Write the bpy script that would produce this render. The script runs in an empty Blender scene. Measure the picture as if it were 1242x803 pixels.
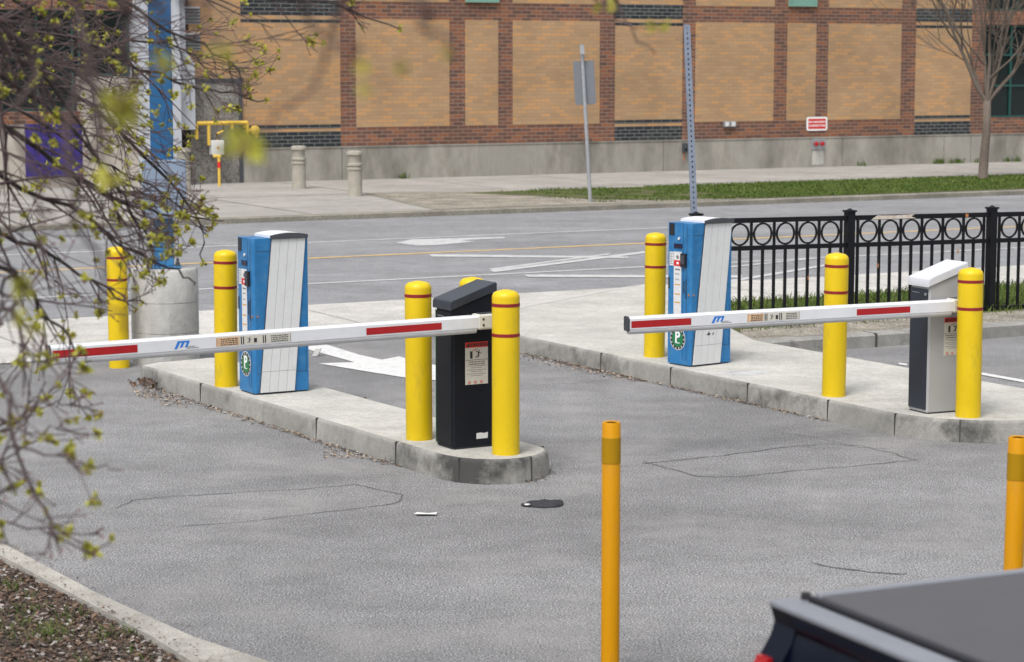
import bpy, bmesh, math, random
from mathutils import Matrix, Vector, noise as mnoise
R = math.radians
sc = bpy.context.scene
COL = sc.collection
# ------------------------------------------------------------------ camera, sky, sun, exposure
CAM_H = 2.70
FPX = 2735.0                      # focal length in pixels of a 1242 px wide frame
PITCH = math.atan(328.5/FPX)
cam = bpy.data.cameras.new('camera'); camo = bpy.data.objects.new('camera', cam); COL.objects.link(camo)
camo.location = (0, 0, CAM_H); camo.rotation_euler = (math.pi/2-PITCH, 0, 0)
cam.sensor_width = 36; cam.lens = 36*FPX/1242
cam.clip_end = 2000; cam.clip_start = .1
cam.dof.use_dof = True; cam.dof.focus_distance = 15.8; cam.dof.aperture_fstop = 5.0
sc.camera = camo
w = bpy.data.worlds.new('World'); sc.world = w; w.use_nodes = True
nt = w.node_tree; bg = nt.nodes['Background']
sky = nt.nodes.new('ShaderNodeTexSky'); sky.sky_type = 'NISHITA'; sky.sun_disc = False
SUN_EL, SUN_AZ = R(58), R(205)    # azimuth measured from +Y clockwise
sky.sun_elevation = SUN_EL; sky.sun_rotation = SUN_AZ; sky.dust_density = 4; sky.air_density = 1.0; sky.ozone_density = 1
hs = nt.nodes.new('ShaderNodeHueSaturation'); hs.inputs['Saturation'].default_value = .22   # cloud cover greys the sky
nt.links.new(sky.outputs[0], hs.inputs['Color']); nt.links.new(hs.outputs[0], bg.inputs['Color'])
bg.inputs['Strength'].default_value = .15
sl = bpy.data.lights.new('sun', 'SUN'); sl.energy = 1.5; sl.angle = R(18); sl.color = (1, .97, .93)
so = bpy.data.objects.new('sun', sl); COL.objects.link(so); so.location = (0, 0, 30)
sd = Vector((math.sin(SUN_AZ)*math.cos(SUN_EL), math.cos(SUN_AZ)*math.cos(SUN_EL), math.sin(SUN_EL)))
so.rotation_euler = sd.to_track_quat('Z', 'Y').to_euler()
sc.view_settings.view_transform = 'Standard'; sc.view_settings.look = 'None'
sc.view_settings.exposure = 0.56; sc.view_settings.gamma = 1
sc.render.resolution_x = 1024; sc.render.resolution_y = 662

# ------------------------------------------------------------------ helpers
random.seed(7)
CP, SP = math.cos(PITCH), math.sin(PITCH)
def ray(px, py):
    u = (px-621)/FPX; v = -(py-401.5)/FPX
    return Vector((u, CP+v*SP, -SP+v*CP))
def G(px, py, z=0):               # where the sight line of a photo pixel meets height z
    d = ray(px, py); t = (z-CAM_H)/d.z
    return Vector((d.x*t, d.y*t, z))
def D(px, py, Y):                 # the point at distance Y on that sight line
    d = ray(px, py); t = Y/d.y
    return Vector((d.x*t, Y, CAM_H+d.z*t))
SN = math.hypot(1, .54); EX = Vector((1/SN, .54/SN, 0)); NX = Vector((-EX.y, EX.x, 0))
STREET_ANG = math.atan(.54)
def S(s, t, z=0): return EX*s+NX*t+Vector((0, 0, z))

def link(o, parent=None):
    COL.objects.link(o)
    if parent: o.parent = parent
    return o
def tag(o, label=None, cat=None, group=None, kind=None):
    if label: o['label'] = label
    if cat: o['category'] = cat
    if group: o['group'] = group
    if kind: o['kind'] = kind
    return o
def empty(name, loc, rz=0, label=None, cat=None, group=None):
    o = bpy.data.objects.new(name, None); o.empty_display_size = .1
    o.location = loc; o.rotation_euler = (0, 0, rz); link(o); return tag(o, label, cat, group)
def copy_tree(o, parent=None):
    c = o.copy(); link(c, parent)
    for ch in list(o.children): copy_tree(ch, c)
    return c

class MB:
    def __init__(s, M=None): s.bm = bmesh.new(); s.M = M or Matrix(); s.smooth = False
    def v(s, p): return s.bm.verts.new(s.M @ Vector(p))
    def face(s, pts, mi=0):
        f = s.bm.faces.new([s.v(p) for p in pts]); f.material_index = mi; return f
    def box(s, x0, x1, y0, y1, z0, z1, mi=0, bev=0, seg=2):
        vs = [s.v((x, y, z)) for z in (z0, z1) for (x, y) in ((x0, y0), (x1, y0), (x1, y1), (x0, y1))]
        fs = [s.bm.faces.new([vs[i] for i in q]) for q in ((3,2,1,0),(4,5,6,7),(0,1,5,4),(1,2,6,5),(2,3,7,6),(3,0,4,7))]
        for f in fs: f.material_index = mi
        if bev:
            es = list({e for f in fs for e in f.edges})
            r = bmesh.ops.bevel(s.bm, geom=es, offset=bev, segments=seg, profile=.5, affect='EDGES', clamp_overlap=True)
            for f in r['faces']: f.material_index = mi
        return s
    def prism(s, poly, axis_fn, a, b, mi=0, cap=True):    # poly of 2-D points, axis_fn(p, depth) -> 3-D
        A = [s.v(axis_fn(p, a)) for p in poly]; B = [s.v(axis_fn(p, b)) for p in poly]
        n = len(poly); fs = []
        for i in range(n): fs.append(s.bm.faces.new([A[i], A[(i+1) % n], B[(i+1) % n], B[i]]))
        if cap: fs.append(s.bm.faces.new(A[::-1])); fs.append(s.bm.faces.new(B))
        for f in fs: f.material_index = mi
        return s
    def plate(s, poly, o0, o1, M, mi=0):                  # flat plate in a face frame (h, v, out)
        return s.prism(poly, lambda p, d: M @ Vector((p[0], p[1], d)), o0, o1, mi)
    def rect(s, h0, h1, v0, v1, o0, o1, M, mi=0):
        return s.plate([(h0, v0), (h1, v0), (h1, v1), (h0, v1)], o0, o1, M, mi)
    def lathe(s, prof, n=32, c=(0, 0, 0), mi=0):
        rings = []
        for (r, z) in prof:
            if r < 1e-6: rings.append([s.v((c[0], c[1], c[2]+z))])
            else: rings.append([s.v((c[0]+r*math.cos(2*math.pi*k/n), c[1]+r*math.sin(2*math.pi*k/n), c[2]+z)) for k in range(n)])
        for a, b in zip(rings, rings[1:]):
            for k in range(n):
                k2 = (k+1) % n
                if len(a) == 1 and len(b) == 1: continue
                if len(a) == 1: f = s.bm.faces.new([a[0], b[k2], b[k]][::-1])
                elif len(b) == 1: f = s.bm.faces.new([a[k], a[k2], b[0]])
                else: f = s.bm.faces.new([a[k], a[k2], b[k2], b[k]])
                f.material_index = mi
        return s
    def tube(s, pts, rad, n=6, mi=0, cap=True):
        pts = [Vector(p) for p in pts]
        if not hasattr(rad, '__len__'): rad = [rad]*len(pts)
        ref = Vector((0, 0, 1)); rings = []
        for i, p in enumerate(pts):
            t = (pts[min(i+1, len(pts)-1)]-pts[max(i-1, 0)]).normalized()
            a = t.cross(ref)
            if a.length < .1: a = t.cross(Vector((1, 0, 0)))
            a.normalize(); b = t.cross(a)
            rings.append([s.v(p+(a*math.cos(2*math.pi*k/n)+b*math.sin(2*math.pi*k/n))*rad[i]) for k in range(n)])
        for A, B in zip(rings, rings[1:]):
            for k in range(n):
                f = s.bm.faces.new([A[k], A[(k+1) % n], B[(k+1) % n], B[k]]); f.material_index = mi
        if cap:
            for q in (rings[0][::-1], rings[-1]):
                f = s.bm.faces.new(q); f.material_index = mi
        return s
    def build(s, name, mats, parent=None, smooth=False, auto=None):
        bmesh.ops.recalc_face_normals(s.bm, faces=s.bm.faces)
        me = bpy.data.meshes.new(name); s.bm.to_mesh(me); s.bm.free()
        for m in (mats if isinstance(mats, (list, tuple)) else [mats]): me.materials.append(m)
        if smooth:
            me.polygons.foreach_set('use_smooth', [True]*len(me.polygons))
            if auto is not None: me.set_sharp_from_angle(angle=R(auto))
        return link(bpy.data.objects.new(name, me), parent)

# --- materials
def mat(name, col, rough=.6, metal=0, spec=.5, var=.0, vscale=8, bump=0, bscale=60, coat=0, alpha=1, trans=0, dirt=None, dscale=3, damt=.5, stretch=None, dlo=.5, dhi=.72):
    m = bpy.data.materials.new(name); m.use_nodes = True; n = m.node_tree; b = n.nodes['Principled BSDF']
    b.inputs['Roughness'].default_value = rough; b.inputs['Metallic'].default_value = metal
    b.inputs['Specular IOR Level'].default_value = spec; b.inputs['Coat Weight'].default_value = coat
    b.inputs['Transmission Weight'].default_value = trans
    tc = n.nodes.new('ShaderNodeTexCoord'); src = tc.outputs['Object']
    if stretch:
        mp = n.nodes.new('ShaderNodeMapping'); mp.inputs['Scale'].default_value = stretch; n.links.new(src, mp.inputs[0]); src = mp.outputs[0]
    last = None
    base = n.nodes.new('ShaderNodeRGB'); base.outputs[0].default_value = (*col, 1); last = base.outputs[0]
    if var:
        nz = n.nodes.new('ShaderNodeTexNoise'); nz.inputs['Scale'].default_value = vscale; nz.inputs['Detail'].default_value = 6; nz.inputs['Roughness'].default_value = .65
        n.links.new(src, nz.inputs['Vector'])
        mr = n.nodes.new('ShaderNodeMapRange'); mr.inputs[1].default_value = .3; mr.inputs[2].default_value = .7; mr.inputs[3].default_value = 1-var; mr.inputs[4].default_value = 1+var
        n.links.new(nz.outputs[0], mr.inputs[0])
        mx = n.nodes.new('ShaderNodeVectorMath'); mx.operation = 'SCALE'; n.links.new(last, mx.inputs[0]); n.links.new(mr.outputs[0], mx.inputs['Scale']); last = mx.outputs[0]
    if dirt:
        nz = n.nodes.new('ShaderNodeTexNoise'); nz.inputs['Scale'].default_value = dscale; nz.inputs['Detail'].default_value = 8; nz.inputs['Roughness'].default_value = .7
        n.links.new(src, nz.inputs['Vector'])
        mr = n.nodes.new('ShaderNodeMapRange'); mr.inputs[1].default_value = dlo; mr.inputs[2].default_value = dhi; mr.inputs[3].default_value = 0; mr.inputs[4].default_value = damt
        n.links.new(nz.outputs[0], mr.inputs[0])
        mx = n.nodes.new('ShaderNodeMix'); mx.data_type = 'RGBA'; n.links.new(mr.outputs[0], mx.inputs['Factor']); n.links.new(last, mx.inputs['A']); mx.inputs['B'].default_value = (*dirt, 1); last = mx.outputs['Result']
    n.links.new(last, b.inputs['Base Color'])
    if bump:
        nz = n.nodes.new('ShaderNodeTexNoise'); nz.inputs['Scale'].default_value = bscale; nz.inputs['Detail'].default_value = 4; n.links.new(src, nz.inputs['Vector'])
        bp = n.nodes.new('ShaderNodeBump'); bp.inputs['Strength'].default_value = bump; bp.inputs['Distance'].default_value = .01
        n.links.new(nz.outputs[0], bp.inputs['Height']); n.links.new(bp.outputs[0], b.inputs['Normal'])
    return m

def aggregate(name, cols, fine=110, patch=.35, patch_col=None, patch_amt=.35, patch2=None, bump=.5, rough=.9, speck=None, speck_amt=.0, tint=1.0, p2=(1.3, .52, .75, .6), spots=None):
    """asphalt / concrete: fine stone speckle plus broad worn patches. cols = (dark, mid, light)"""
    m = bpy.data.materials.new(name); m.use_nodes = True; n = m.node_tree; b = n.nodes['Principled BSDF']; b.inputs['Roughness'].default_value = rough
    b.inputs['Specular IOR Level'].default_value = .3
    tc = n.nodes.new('ShaderNodeTexCoord')
    def nz(scale, det, ro=.6, st=None):
        q = n.nodes.new('ShaderNodeTexNoise'); q.inputs['Scale'].default_value = scale; q.inputs['Detail'].default_value = det; q.inputs['Roughness'].default_value = ro
        if st:
            mp = n.nodes.new('ShaderNodeMapping'); mp.inputs['Scale'].default_value = st; mp.inputs['Rotation'].default_value = (0, 0, R(-28)); n.links.new(tc.outputs['Object'], mp.inputs[0]); n.links.new(mp.outputs[0], q.inputs['Vector'])
        else: n.links.new(tc.outputs['Object'], q.inputs['Vector'])
        return q.outputs[0]
    a = nz(fine, 2, .8); r = n.nodes.new('ShaderNodeValToRGB'); e = r.color_ramp.elements
    e[0].position = .36; e[0].color = (*cols[0], 1); e[1].position = .66; e[1].color = (*cols[2], 1); k = e.new(.5); k.color = (*cols[1], 1)
    n.links.new(a, r.inputs[0]); last = r.outputs[0]
    def patchmul(sc_, lo, hi, p0, p1, st=None):
        nonlocal last
        q = nz(sc_, 5, .6, st); mr = n.nodes.new('ShaderNodeMapRange'); mr.inputs[1].default_value = p0; mr.inputs[2].default_value = p1; mr.inputs[3].default_value = lo; mr.inputs[4].default_value = hi
        n.links.new(q, mr.inputs[0]); mx = n.nodes.new('ShaderNodeVectorMath'); mx.operation = 'SCALE'; n.links.new(last, mx.inputs[0]); n.links.new(mr.outputs[0], mx.inputs['Scale']); last = mx.outputs[0]
    patchmul(patch, 1-patch_amt, 1+patch_amt*.7, .35, .68, (1, 1.6, 1))
    patchmul(3.5, .9, 1.08, .35, .65)
    patchmul(18, .88, 1.1, .3, .7)
    if patch2:
        q = nz(p2[0], 7, .7); mr = n.nodes.new('ShaderNodeMapRange'); mr.inputs[1].default_value = p2[1]; mr.inputs[2].default_value = p2[2]; mr.inputs[3].default_value = 0; mr.inputs[4].default_value = p2[3]
        n.links.new(q, mr.inputs[0]); mx = n.nodes.new('ShaderNodeMix'); mx.data_type = 'RGBA'; n.links.new(mr.outputs[0], mx.inputs['Factor']); n.links.new(last, mx.inputs['A']); mx.inputs['B'].default_value = (*patch2, 1); last = mx.outputs['Result']
    if spots:
        for sc2, lo, hi, am in ((1.9, .61, .76, .4), (7, .64, .72, .5)):
            q = nz(sc2, 6, .7); mr = n.nodes.new('ShaderNodeMapRange'); mr.inputs[1].default_value = lo; mr.inputs[2].default_value = hi; mr.inputs[3].default_value = 0; mr.inputs[4].default_value = am
            n.links.new(q, mr.inputs[0]); mx = n.nodes.new('ShaderNodeMix'); mx.data_type = 'RGBA'; n.links.new(mr.outputs[0], mx.inputs['Factor']); n.links.new(last, mx.inputs['A']); mx.inputs['B'].default_value = (*spots, 1); last = mx.outputs['Result']
    n.links.new(last, b.inputs['Base Color'])
    bp = n.nodes.new('ShaderNodeBump'); bp.inputs['Strength'].default_value = bump; bp.inputs['Distance'].default_value = .006
    n.links.new(a, bp.inputs['Height']); n.links.new(bp.outputs[0], b.inputs['Normal'])
    return m

def brick(name, c1, c2, c3, mortar, bw=.25, bh=.083, msize=.007):
    """brick courses on the local x-z plane; third colour scattered brick by brick"""
    m = bpy.data.materials.new(name); m.use_nodes = True; n = m.node_tree; b = n.nodes['Principled BSDF']; b.inputs['Roughness'].default_value = .9
    tc = n.nodes.new('ShaderNodeTexCoord'); sp = n.nodes.new('ShaderNodeSeparateXYZ'); cb = n.nodes.new('ShaderNodeCombineXYZ')
    n.links.new(tc.outputs['Object'], sp.inputs[0]); n.links.new(sp.outputs['X'], cb.inputs['X']); n.links.new(sp.outputs['Z'], cb.inputs['Y'])
    def bt(a, c, bias):
        t = n.nodes.new('ShaderNodeTexBrick'); t.inputs['Scale'].default_value = 1; t.inputs['Brick Width'].default_value = bw; t.inputs['Row Height'].default_value = bh
        t.inputs['Mortar Size'].default_value = msize; t.inputs['Mortar Smooth'].default_value = .1; t.inputs['Bias'].default_value = bias
        t.inputs['Color1'].default_value = (*a, 1); t.inputs['Color2'].default_value = (*c, 1); t.inputs['Mortar'].default_value = (*mortar, 1)
        n.links.new(cb.outputs[0], t.inputs['Vector']); return t
    t1 = bt(c1, c2, 0); t2 = bt((0, 0, 0), (1, 1, 1), 0); t2.inputs['Mortar'].default_value = (0, 0, 0, 1); t2.offset_frequency = 2
    # second random draw per brick: shift the lookup by whole bricks
    mp = n.nodes.new('ShaderNodeMapping'); mp.inputs['Location'].default_value = (bw*40, bh*66, 0); n.links.new(cb.outputs[0], mp.inputs[0]); n.links.new(mp.outputs[0], t2.inputs['Vector'])
    cr = n.nodes.new('ShaderNodeValToRGB'); cr.color_ramp.elements[0].position = .66; cr.color_ramp.elements[1].position = .8
    n.links.new(t2.outputs['Color'], cr.inputs[0])
    mx = n.nodes.new('ShaderNodeMix'); mx.data_type = 'RGBA'; n.links.new(cr.outputs[0], mx.inputs['Factor']); n.links.new(t1.outputs['Color'], mx.inputs['A']); mx.inputs['B'].default_value = (*c3, 1)
    nz = n.nodes.new('ShaderNodeTexNoise'); nz.inputs['Scale'].default_value = .7; nz.inputs['Detail'].default_value = 6; n.links.new(tc.outputs['Object'], nz.inputs['Vector'])
    mr = n.nodes.new('ShaderNodeMapRange'); mr.inputs[1].default_value = .3; mr.inputs[2].default_value = .7; mr.inputs[3].default_value = .86; mr.inputs[4].default_value = 1.12; n.links.new(nz.outputs[0], mr.inputs[0])
    vm = n.nodes.new('ShaderNodeVectorMath'); vm.operation = 'SCALE'; n.links.new(mx.outputs['Result'], vm.inputs[0]); n.links.new(mr.outputs[0], vm.inputs['Scale']); n.links.new(vm.outputs[0], b.inputs['Base Color'])
    bp = n.nodes.new('ShaderNodeBump'); bp.inputs['Strength'].default_value = .4; bp.inputs['Distance'].default_value = .01; bp.invert = True
    n.links.new(t1.outputs['Fac'], bp.inputs['Height']); n.links.new(bp.outputs[0], b.inputs['Normal'])
    return m

M = {}
M['asphalt'] = aggregate('lot_asphalt', ((.045, .045, .048), (.178, .177, .182), (.42, .416, .416)), fine=95, patch=.3, patch_amt=.22, patch2=(.28, .272, .262), bump=.6, p2=(.9, .5, .72, .6), spots=(.085, .085, .09))
M['road'] = aggregate('road_asphalt', ((.155, .157, .165), (.215, .218, .228), (.285, .288, .298)), fine=60, patch=.5, patch_amt=.16, bump=.4)
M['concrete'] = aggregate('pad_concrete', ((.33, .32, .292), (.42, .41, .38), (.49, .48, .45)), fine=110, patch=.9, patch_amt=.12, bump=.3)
M['walk'] = aggregate('sidewalk_concrete', ((.38, .365, .34), (.45, .435, .41), (.51, .495, .47)), fine=60, patch=.5, patch_amt=.15, bump=.3)
M['farwalk'] = aggregate('far_sidewalk_concrete', ((.25, .238, .22), (.31, .295, .275), (.37, .355, .33)), fine=40, patch=.5, patch_amt=.15, bump=.3)
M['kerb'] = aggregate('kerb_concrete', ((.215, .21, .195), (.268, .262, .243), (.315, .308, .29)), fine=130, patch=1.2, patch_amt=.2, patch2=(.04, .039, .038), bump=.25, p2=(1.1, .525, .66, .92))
M['farkerb'] = aggregate('street_kerb_concrete', ((.17, .16, .13), (.21, .195, .165), (.26, .25, .21)), fine=40, patch=1.2, patch_amt=.2, bump=.4)
M['joint'] = mat('kerb_joint', (.05, .05, .048), .9)
M['dirt'] = aggregate('bare_dirt', ((.10, .085, .06), (.26, .235, .195), (.42, .39, .34)), fine=45, patch=1.5, patch_amt=.35, bump=1)
M['mulch_soil'] = aggregate('mulch_soil', ((.03, .024, .018), (.085, .068, .055), (.22, .19, .165)), fine=55, patch=2.5, patch_amt=.4, bump=1)
M['white_paint'] = mat('road_marking_paint', (.56, .56, .555), .7, var=.12, vscale=30, dirt=(.27, .27, .27), dscale=11, damt=.6)
M['worn_paint'] = mat('worn_marking_paint', (.43, .43, .43), .8, var=.15, vscale=12, dirt=(.22, .22, .23), dscale=5, damt=.8)
M['yellow_line'] = mat('yellow_marking_paint', (.52, .35, .13), .8, var=.15, vscale=8, dirt=(.22, .22, .23), dscale=3, damt=.6)
M['crack'] = mat('asphalt_crack', (.085, .085, .088), .95, var=.3, vscale=6)
M['yellow'] = mat('yellow_plastic_sleeve', (.60, .42, .004), .45, var=.07, vscale=5, spec=.35, dirt=(.30, .225, .04), dscale=9, damt=.55, bump=.03, bscale=20, stretch=(1, 1, .45), dlo=.54, dhi=.75)
M['red_tape'] = mat('dark_red_tape', (.21, .005, .010), .5)
M['blue'] = mat('blue_painted_steel', (.018, .145, .345), .42, var=.2, vscale=7, dirt=(.06, .17, .30), dscale=14, damt=.75, spec=.4)
M['blue_light'] = mat('light_blue_edge_paint', (.08, .28, .60), .38, var=.1, vscale=9)
M['sash'] = mat('grey_white_panel', (.56, .57, .575), .45, var=.04, vscale=4, dirt=(.44, .43, .42), dscale=9, damt=.35)
M['cap_metal'] = mat('pale_cap_plastic', (.66, .67, .70), .35, var=.04)
M['dark_grey'] = mat('dark_grey_rubber', (.045, .05, .06), .55, var=.15)
M['black'] = mat('black_plastic', (.012, .012, .016), .4)
M['screen'] = mat('screen_glass', (.012, .012, .04), .12)
M['sticker_white'] = mat('white_sticker', (.60, .60, .60), .5, var=.06, vscale=30)
M['sticker_cream'] = mat('cream_sticker', (.52, .50, .44), .5, var=.08, vscale=30)
M['sticker_tan'] = mat('faded_tan_sticker', (.60, .40, .24), .5, var=.15, vscale=30)
M['ink'] = mat('black_ink', (.02, .02, .022), .6)
M['ink_grey'] = mat('grey_ink', (.16, .16, .17), .6)
M['ink_red'] = mat('red_ink', (.55, .015, .015), .5)
M['ink_blue'] = mat('blue_ink', (.02, .17, .55), .5)
M['ink_green'] = mat('green_ink', (.01, .16, .06), .5)
M['ink_orange'] = mat('orange_ink', (.55, .28, .05), .5)
M['ink_white'] = mat('white_ink', (.75, .75, .75), .5)
M['navy_cabinet'] = mat('black_navy_cabinet_paint', (.0065, .008, .013), .5, var=.15, bump=.05, bscale=90, spec=.22)
M['navy_lid'] = mat('charcoal_lid_plastic', (.022, .027, .038), .38, var=.1, bump=.04, bscale=90)
M['silver_cabinet'] = mat('silver_grey_cabinet_paint', (.33, .33, .335), .4, var=.04, bump=.03, bscale=90)
M['slate'] = mat('slate_door_paint', (.016, .021, .032), .42, var=.1)
M['white_lid'] = mat('off_white_lid_plastic', (.52, .53, .56), .4, var=.04)
M['boom_white'] = mat('white_powder_coat', (.62, .63, .655), .35, var=.03, vscale=5, dirt=(.5, .5, .5), dscale=8, damt=.4)
M['boom_lip'] = mat('grey_rubber_lip', (.54, .54, .55), .5, var=.08, vscale=9)
M['cream'] = mat('cream_bracket', (.60, .585, .52), .4)
M['red_reflect'] = mat('red_reflective_tape', (.34, .006, .009), .4, var=.12, vscale=18)
M['steel'] = mat('galvanised_steel', (.36, .37, .39), .45, metal=.55, var=.15, vscale=20)
M['sign_grey'] = mat('plain_sign_aluminium', (.16, .17, .19), .5, metal=.3)
M['fence'] = mat('black_gloss_fence_paint', (.005, .0055, .008), .45, var=.2, spec=.25)
M['rust'] = mat('rust', (.38, .15, .05), .9, var=.4, vscale=30)
M['peel'] = mat('bare_peeled_patch', (.52, .48, .42), .8, var=.1, vscale=30, dirt=(.42, .16, .05), dscale=22, damt=1)
M['orange'] = mat('orange_flexible_post', (.50, .225, .0), .5, var=.08, vscale=6, spec=.2, dirt=(.26, .14, .03), dscale=12, damt=.5, stretch=(1, 1, .3))
M['olive'] = mat('olive_reflective_band', (.33, .18, .002), .6, spec=.2)
M['old_concrete'] = mat('weathered_concrete', (.37, .365, .35), .9, var=.22, vscale=5, bump=.5, bscale=40, dirt=(.17, .17, .165), dscale=2.2, damt=.7, stretch=(1, 1, .7))
M['found'] = mat('foundation_concrete', (.30, .285, .25), .9, var=.2, vscale=1.5, bump=.3, bscale=30, dirt=(.13, .12, .098), dscale=.8, damt=.9, stretch=(1, 1, .45), dlo=.42, dhi=.68)
M['post_blue'] = mat('blue_pole_paint', (.006, .085, .215), .45, var=.15, vscale=6)
M['post_blue_faded'] = mat('faded_blue_steel', (.025, .15, .32), .45, var=.15, vscale=6)
M['cabinet_grey'] = mat('blue_grey_cabinet', (.19, .24, .32), .5, var=.08)
M['stone_bollard'] = mat('precast_bollard_concrete', (.31, .29, .245), .9, var=.18, vscale=6, bump=.3, dirt=(.16, .15, .13), dscale=5, damt=.5)
M['bark'] = mat('grey_bark', (.125, .10, .082), .9, var=.35, vscale=20, bump=.6, bscale=30, stretch=(3, 3, .5))
M['twig'] = mat('purple_brown_twig', (.070, .046, .046), .8, var=.35, vscale=15)
M['limb'] = mat('dark_limb_bark', (.040, .032, .030), .9, var=.3, vscale=20, bump=.4)
M['bud'] = mat('yellow_green_bud_leaf', (.31, .305, .025), .6, var=.35, vscale=25)
M['bud_red'] = mat('reddish_bud_scale', (.16, .075, .06), .7, var=.3, vscale=25)
M['tan_brick'] = brick('tan_brick', (.395, .25, .13), (.33, .208, .112), (.45, .25, .11), (.28, .21, .14))
M['brown_brick'] = brick('brown_brick', (.175, .072, .043), (.10, .050, .038), (.23, .088, .042), (.22, .18, .145))
M['dark_brick'] = brick('dark_glazed_brick', (.016, .022, .026), (.010, .014, .020), (.03, .035, .035), (.17, .17, .16))
M['glass'] = mat('dark_window_glass', (.006, .012, .012), .08, spec=.6)
M['teal_frame'] = mat('teal_window_frame', (.012, .065, .056), .5)
M['pale_teal'] = mat('pale_teal_pane', (.17, .31, .26), .3)
M['portal'] = mat('pale_cladding', (.42, .44, .48), .6, var=.08, vscale=2)
M['portal2'] = mat('beige_stone_cladding', (.40, .36, .31), .8, var=.12, vscale=3)
M['aggregate_panel'] = aggregate('exposed_aggregate_panel', ((.11, .105, .095), (.20, .19, .175), (.30, .285, .265)), fine=26, patch=1, patch_amt=.15, bump=.6)
M['purple'] = mat('purple_blue_banner', (.028, .014, .16), .6, dirt=(.008, .008, .02), dscale=5, damt=1, var=.4, vscale=4)
M['gas_yellow'] = mat('yellow_gas_pipe_paint', (.64, .42, .06), .5, var=.1)
M['truck'] = mat('dark_navy_car_paint', (.0015, .0035, .011), .3, metal=.0, spec=.2, coat=.05, var=.1, vscale=4)
M['truck_sky_grey'] = mat('tailgate_top_sky_sheen', (.17, .18, .205), .35, var=.06)  # sky reflection on the navy tailgate top, put into its colour as grey
M['tonneau'] = mat('grey_tonneau_vinyl', (.06, .058, .064), .5, var=.06, bump=.06, bscale=200)
M['rail_grey'] = mat('satin_aluminium_rail', (.26, .27, .30), .35, metal=.4)
M['tyre'] = mat('tyre_rubber', (.02, .02, .02), .85)
M['rim'] = mat('alloy_rim', (.35, .35, .36), .3, metal=.9)
M['tail_red'] = mat('red_tail_lens', (.32, .003, .006), .25, coat=.3)
M['auto_glass'] = mat('tinted_auto_glass', (.01, .012, .014), .05, spec=.7)
M['litter_brown'] = mat('dead_leaf', (.16, .105, .068), .9, var=.5, vscale=40)
M['litter_heap'] = mat('damp_dead_leaf', (.11, .065, .042), .9, var=.5, vscale=30)
M['litter_tan'] = mat('dry_leaf_tan', (.32, .24, .16), .9, var=.4, vscale=40)
M['litter_dark'] = mat('dark_mulch_chip', (.055, .035, .027), .95, var=.5, vscale=40)
M['litter_pale'] = mat('weathered_chip', (.30, .27, .25), .95, var=.3, vscale=40)
M['paper'] = mat('white_paper', (.62, .62, .60), .8)
M['cloth_black'] = mat('black_cap_fabric', (.02, .02, .025), .8, bump=.3, bscale=60)
def grass_mat(name, a, b_):
    m = bpy.data.materials.new(name); m.use_nodes = True; n = m.node_tree; b = n.nodes['Principled BSDF']; b.inputs['Roughness'].default_value = .7
    b.inputs['Specular IOR Level'].default_value = .2
    g = n.nodes.new('ShaderNodeObjectInfo'); tc = n.nodes.new('ShaderNodeTexCoord'); nz = n.nodes.new('ShaderNodeTexNoise'); nz.inputs['Scale'].default_value = 2.2; nz.inputs['Detail'].default_value = 6
    n.links.new(tc.outputs['Object'], nz.inputs['Vector']); cr = n.nodes.new('ShaderNodeValToRGB'); cr.color_ramp.elements[0].position = .38; cr.color_ramp.elements[1].position = .62
    cr.color_ramp.elements[0].color = (*a, 1); cr.color_ramp.elements[1].color = (*b_, 1); n.links.new(nz.outputs[0], cr.inputs[0]); n.links.new(cr.outputs[0], b.inputs['Base Color']); return m
M['grass'] = grass_mat('grass_blades', (.062, .105, .018), (.10, .135, .032))
M['grass_soil'] = aggregate('grass_base', ((.04, .05, .02), (.08, .09, .03), (.15, .14, .07)), fine=30, patch=1.5, patch_amt=.3, bump=1)

# face frames: front-right face (y = 0, looking along -y) and left face (x = 0, looking along -x)
FR = Matrix(((1,0,0,0),(0,0,-1,0),(0,1,0,0),(0,0,0,1)))
def FL(Dp): return Matrix(((0,0,-1,0),(-1,0,0,Dp),(0,1,0,0),(0,0,0,1)))
def text(s, size, Mx, name, material, parent, align='CENTER', depth=.0006, sx=1, bold=0):
    cu = bpy.data.curves.new(name, 'FONT'); cu.body = s; cu.size = size; cu.align_x = align; cu.align_y = 'CENTER'; cu.extrude = depth; cu.offset = bold; cu.resolution_u = 3
    o = bpy.data.objects.new(name, cu); link(o); bpy.context.view_layer.update()
    me = bpy.data.meshes.new_from_object(o.evaluated_get(bpy.context.evaluated_depsgraph_get()))
    bpy.data.objects.remove(o); me.transform(Mx @ Matrix.Diagonal((sx, 1, 1, 1))); me.name = name; me.materials.clear(); me.materials.append(material)
    return link(bpy.data.objects.new(name, me), parent)
def TR(h, v, o): return Matrix.Translation((h, v, o))
def arc(cx, cy, r, a0, a1, n, ry=None): return [(cx+r*math.cos(R(a0+(a1-a0)*k/n)), cy+(ry or r)*math.sin(R(a0+(a1-a0)*k/n))) for k in range(n+1)]

# ------------------------------------------------------------------ the ground, road, kerbs and paving
def sheet(name, poly, z, m, thick=0):
    mb = MB(); mb.face([(p[0], p[1], z) for p in poly]); o = mb.build(name, m); return tag(o, kind='structure')
def strip(s0, s1, t0, t1): return [S(s0, t0), S(s1, t0), S(s1, t1), S(s0, t1)]
sheet('ground', [(-400, -200), (400, -200), (400, 600), (-400, 600)], 0, M['asphalt'])
sheet('road', strip(-150, 250, 22.9, 35.1), .004, M['road'])
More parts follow.
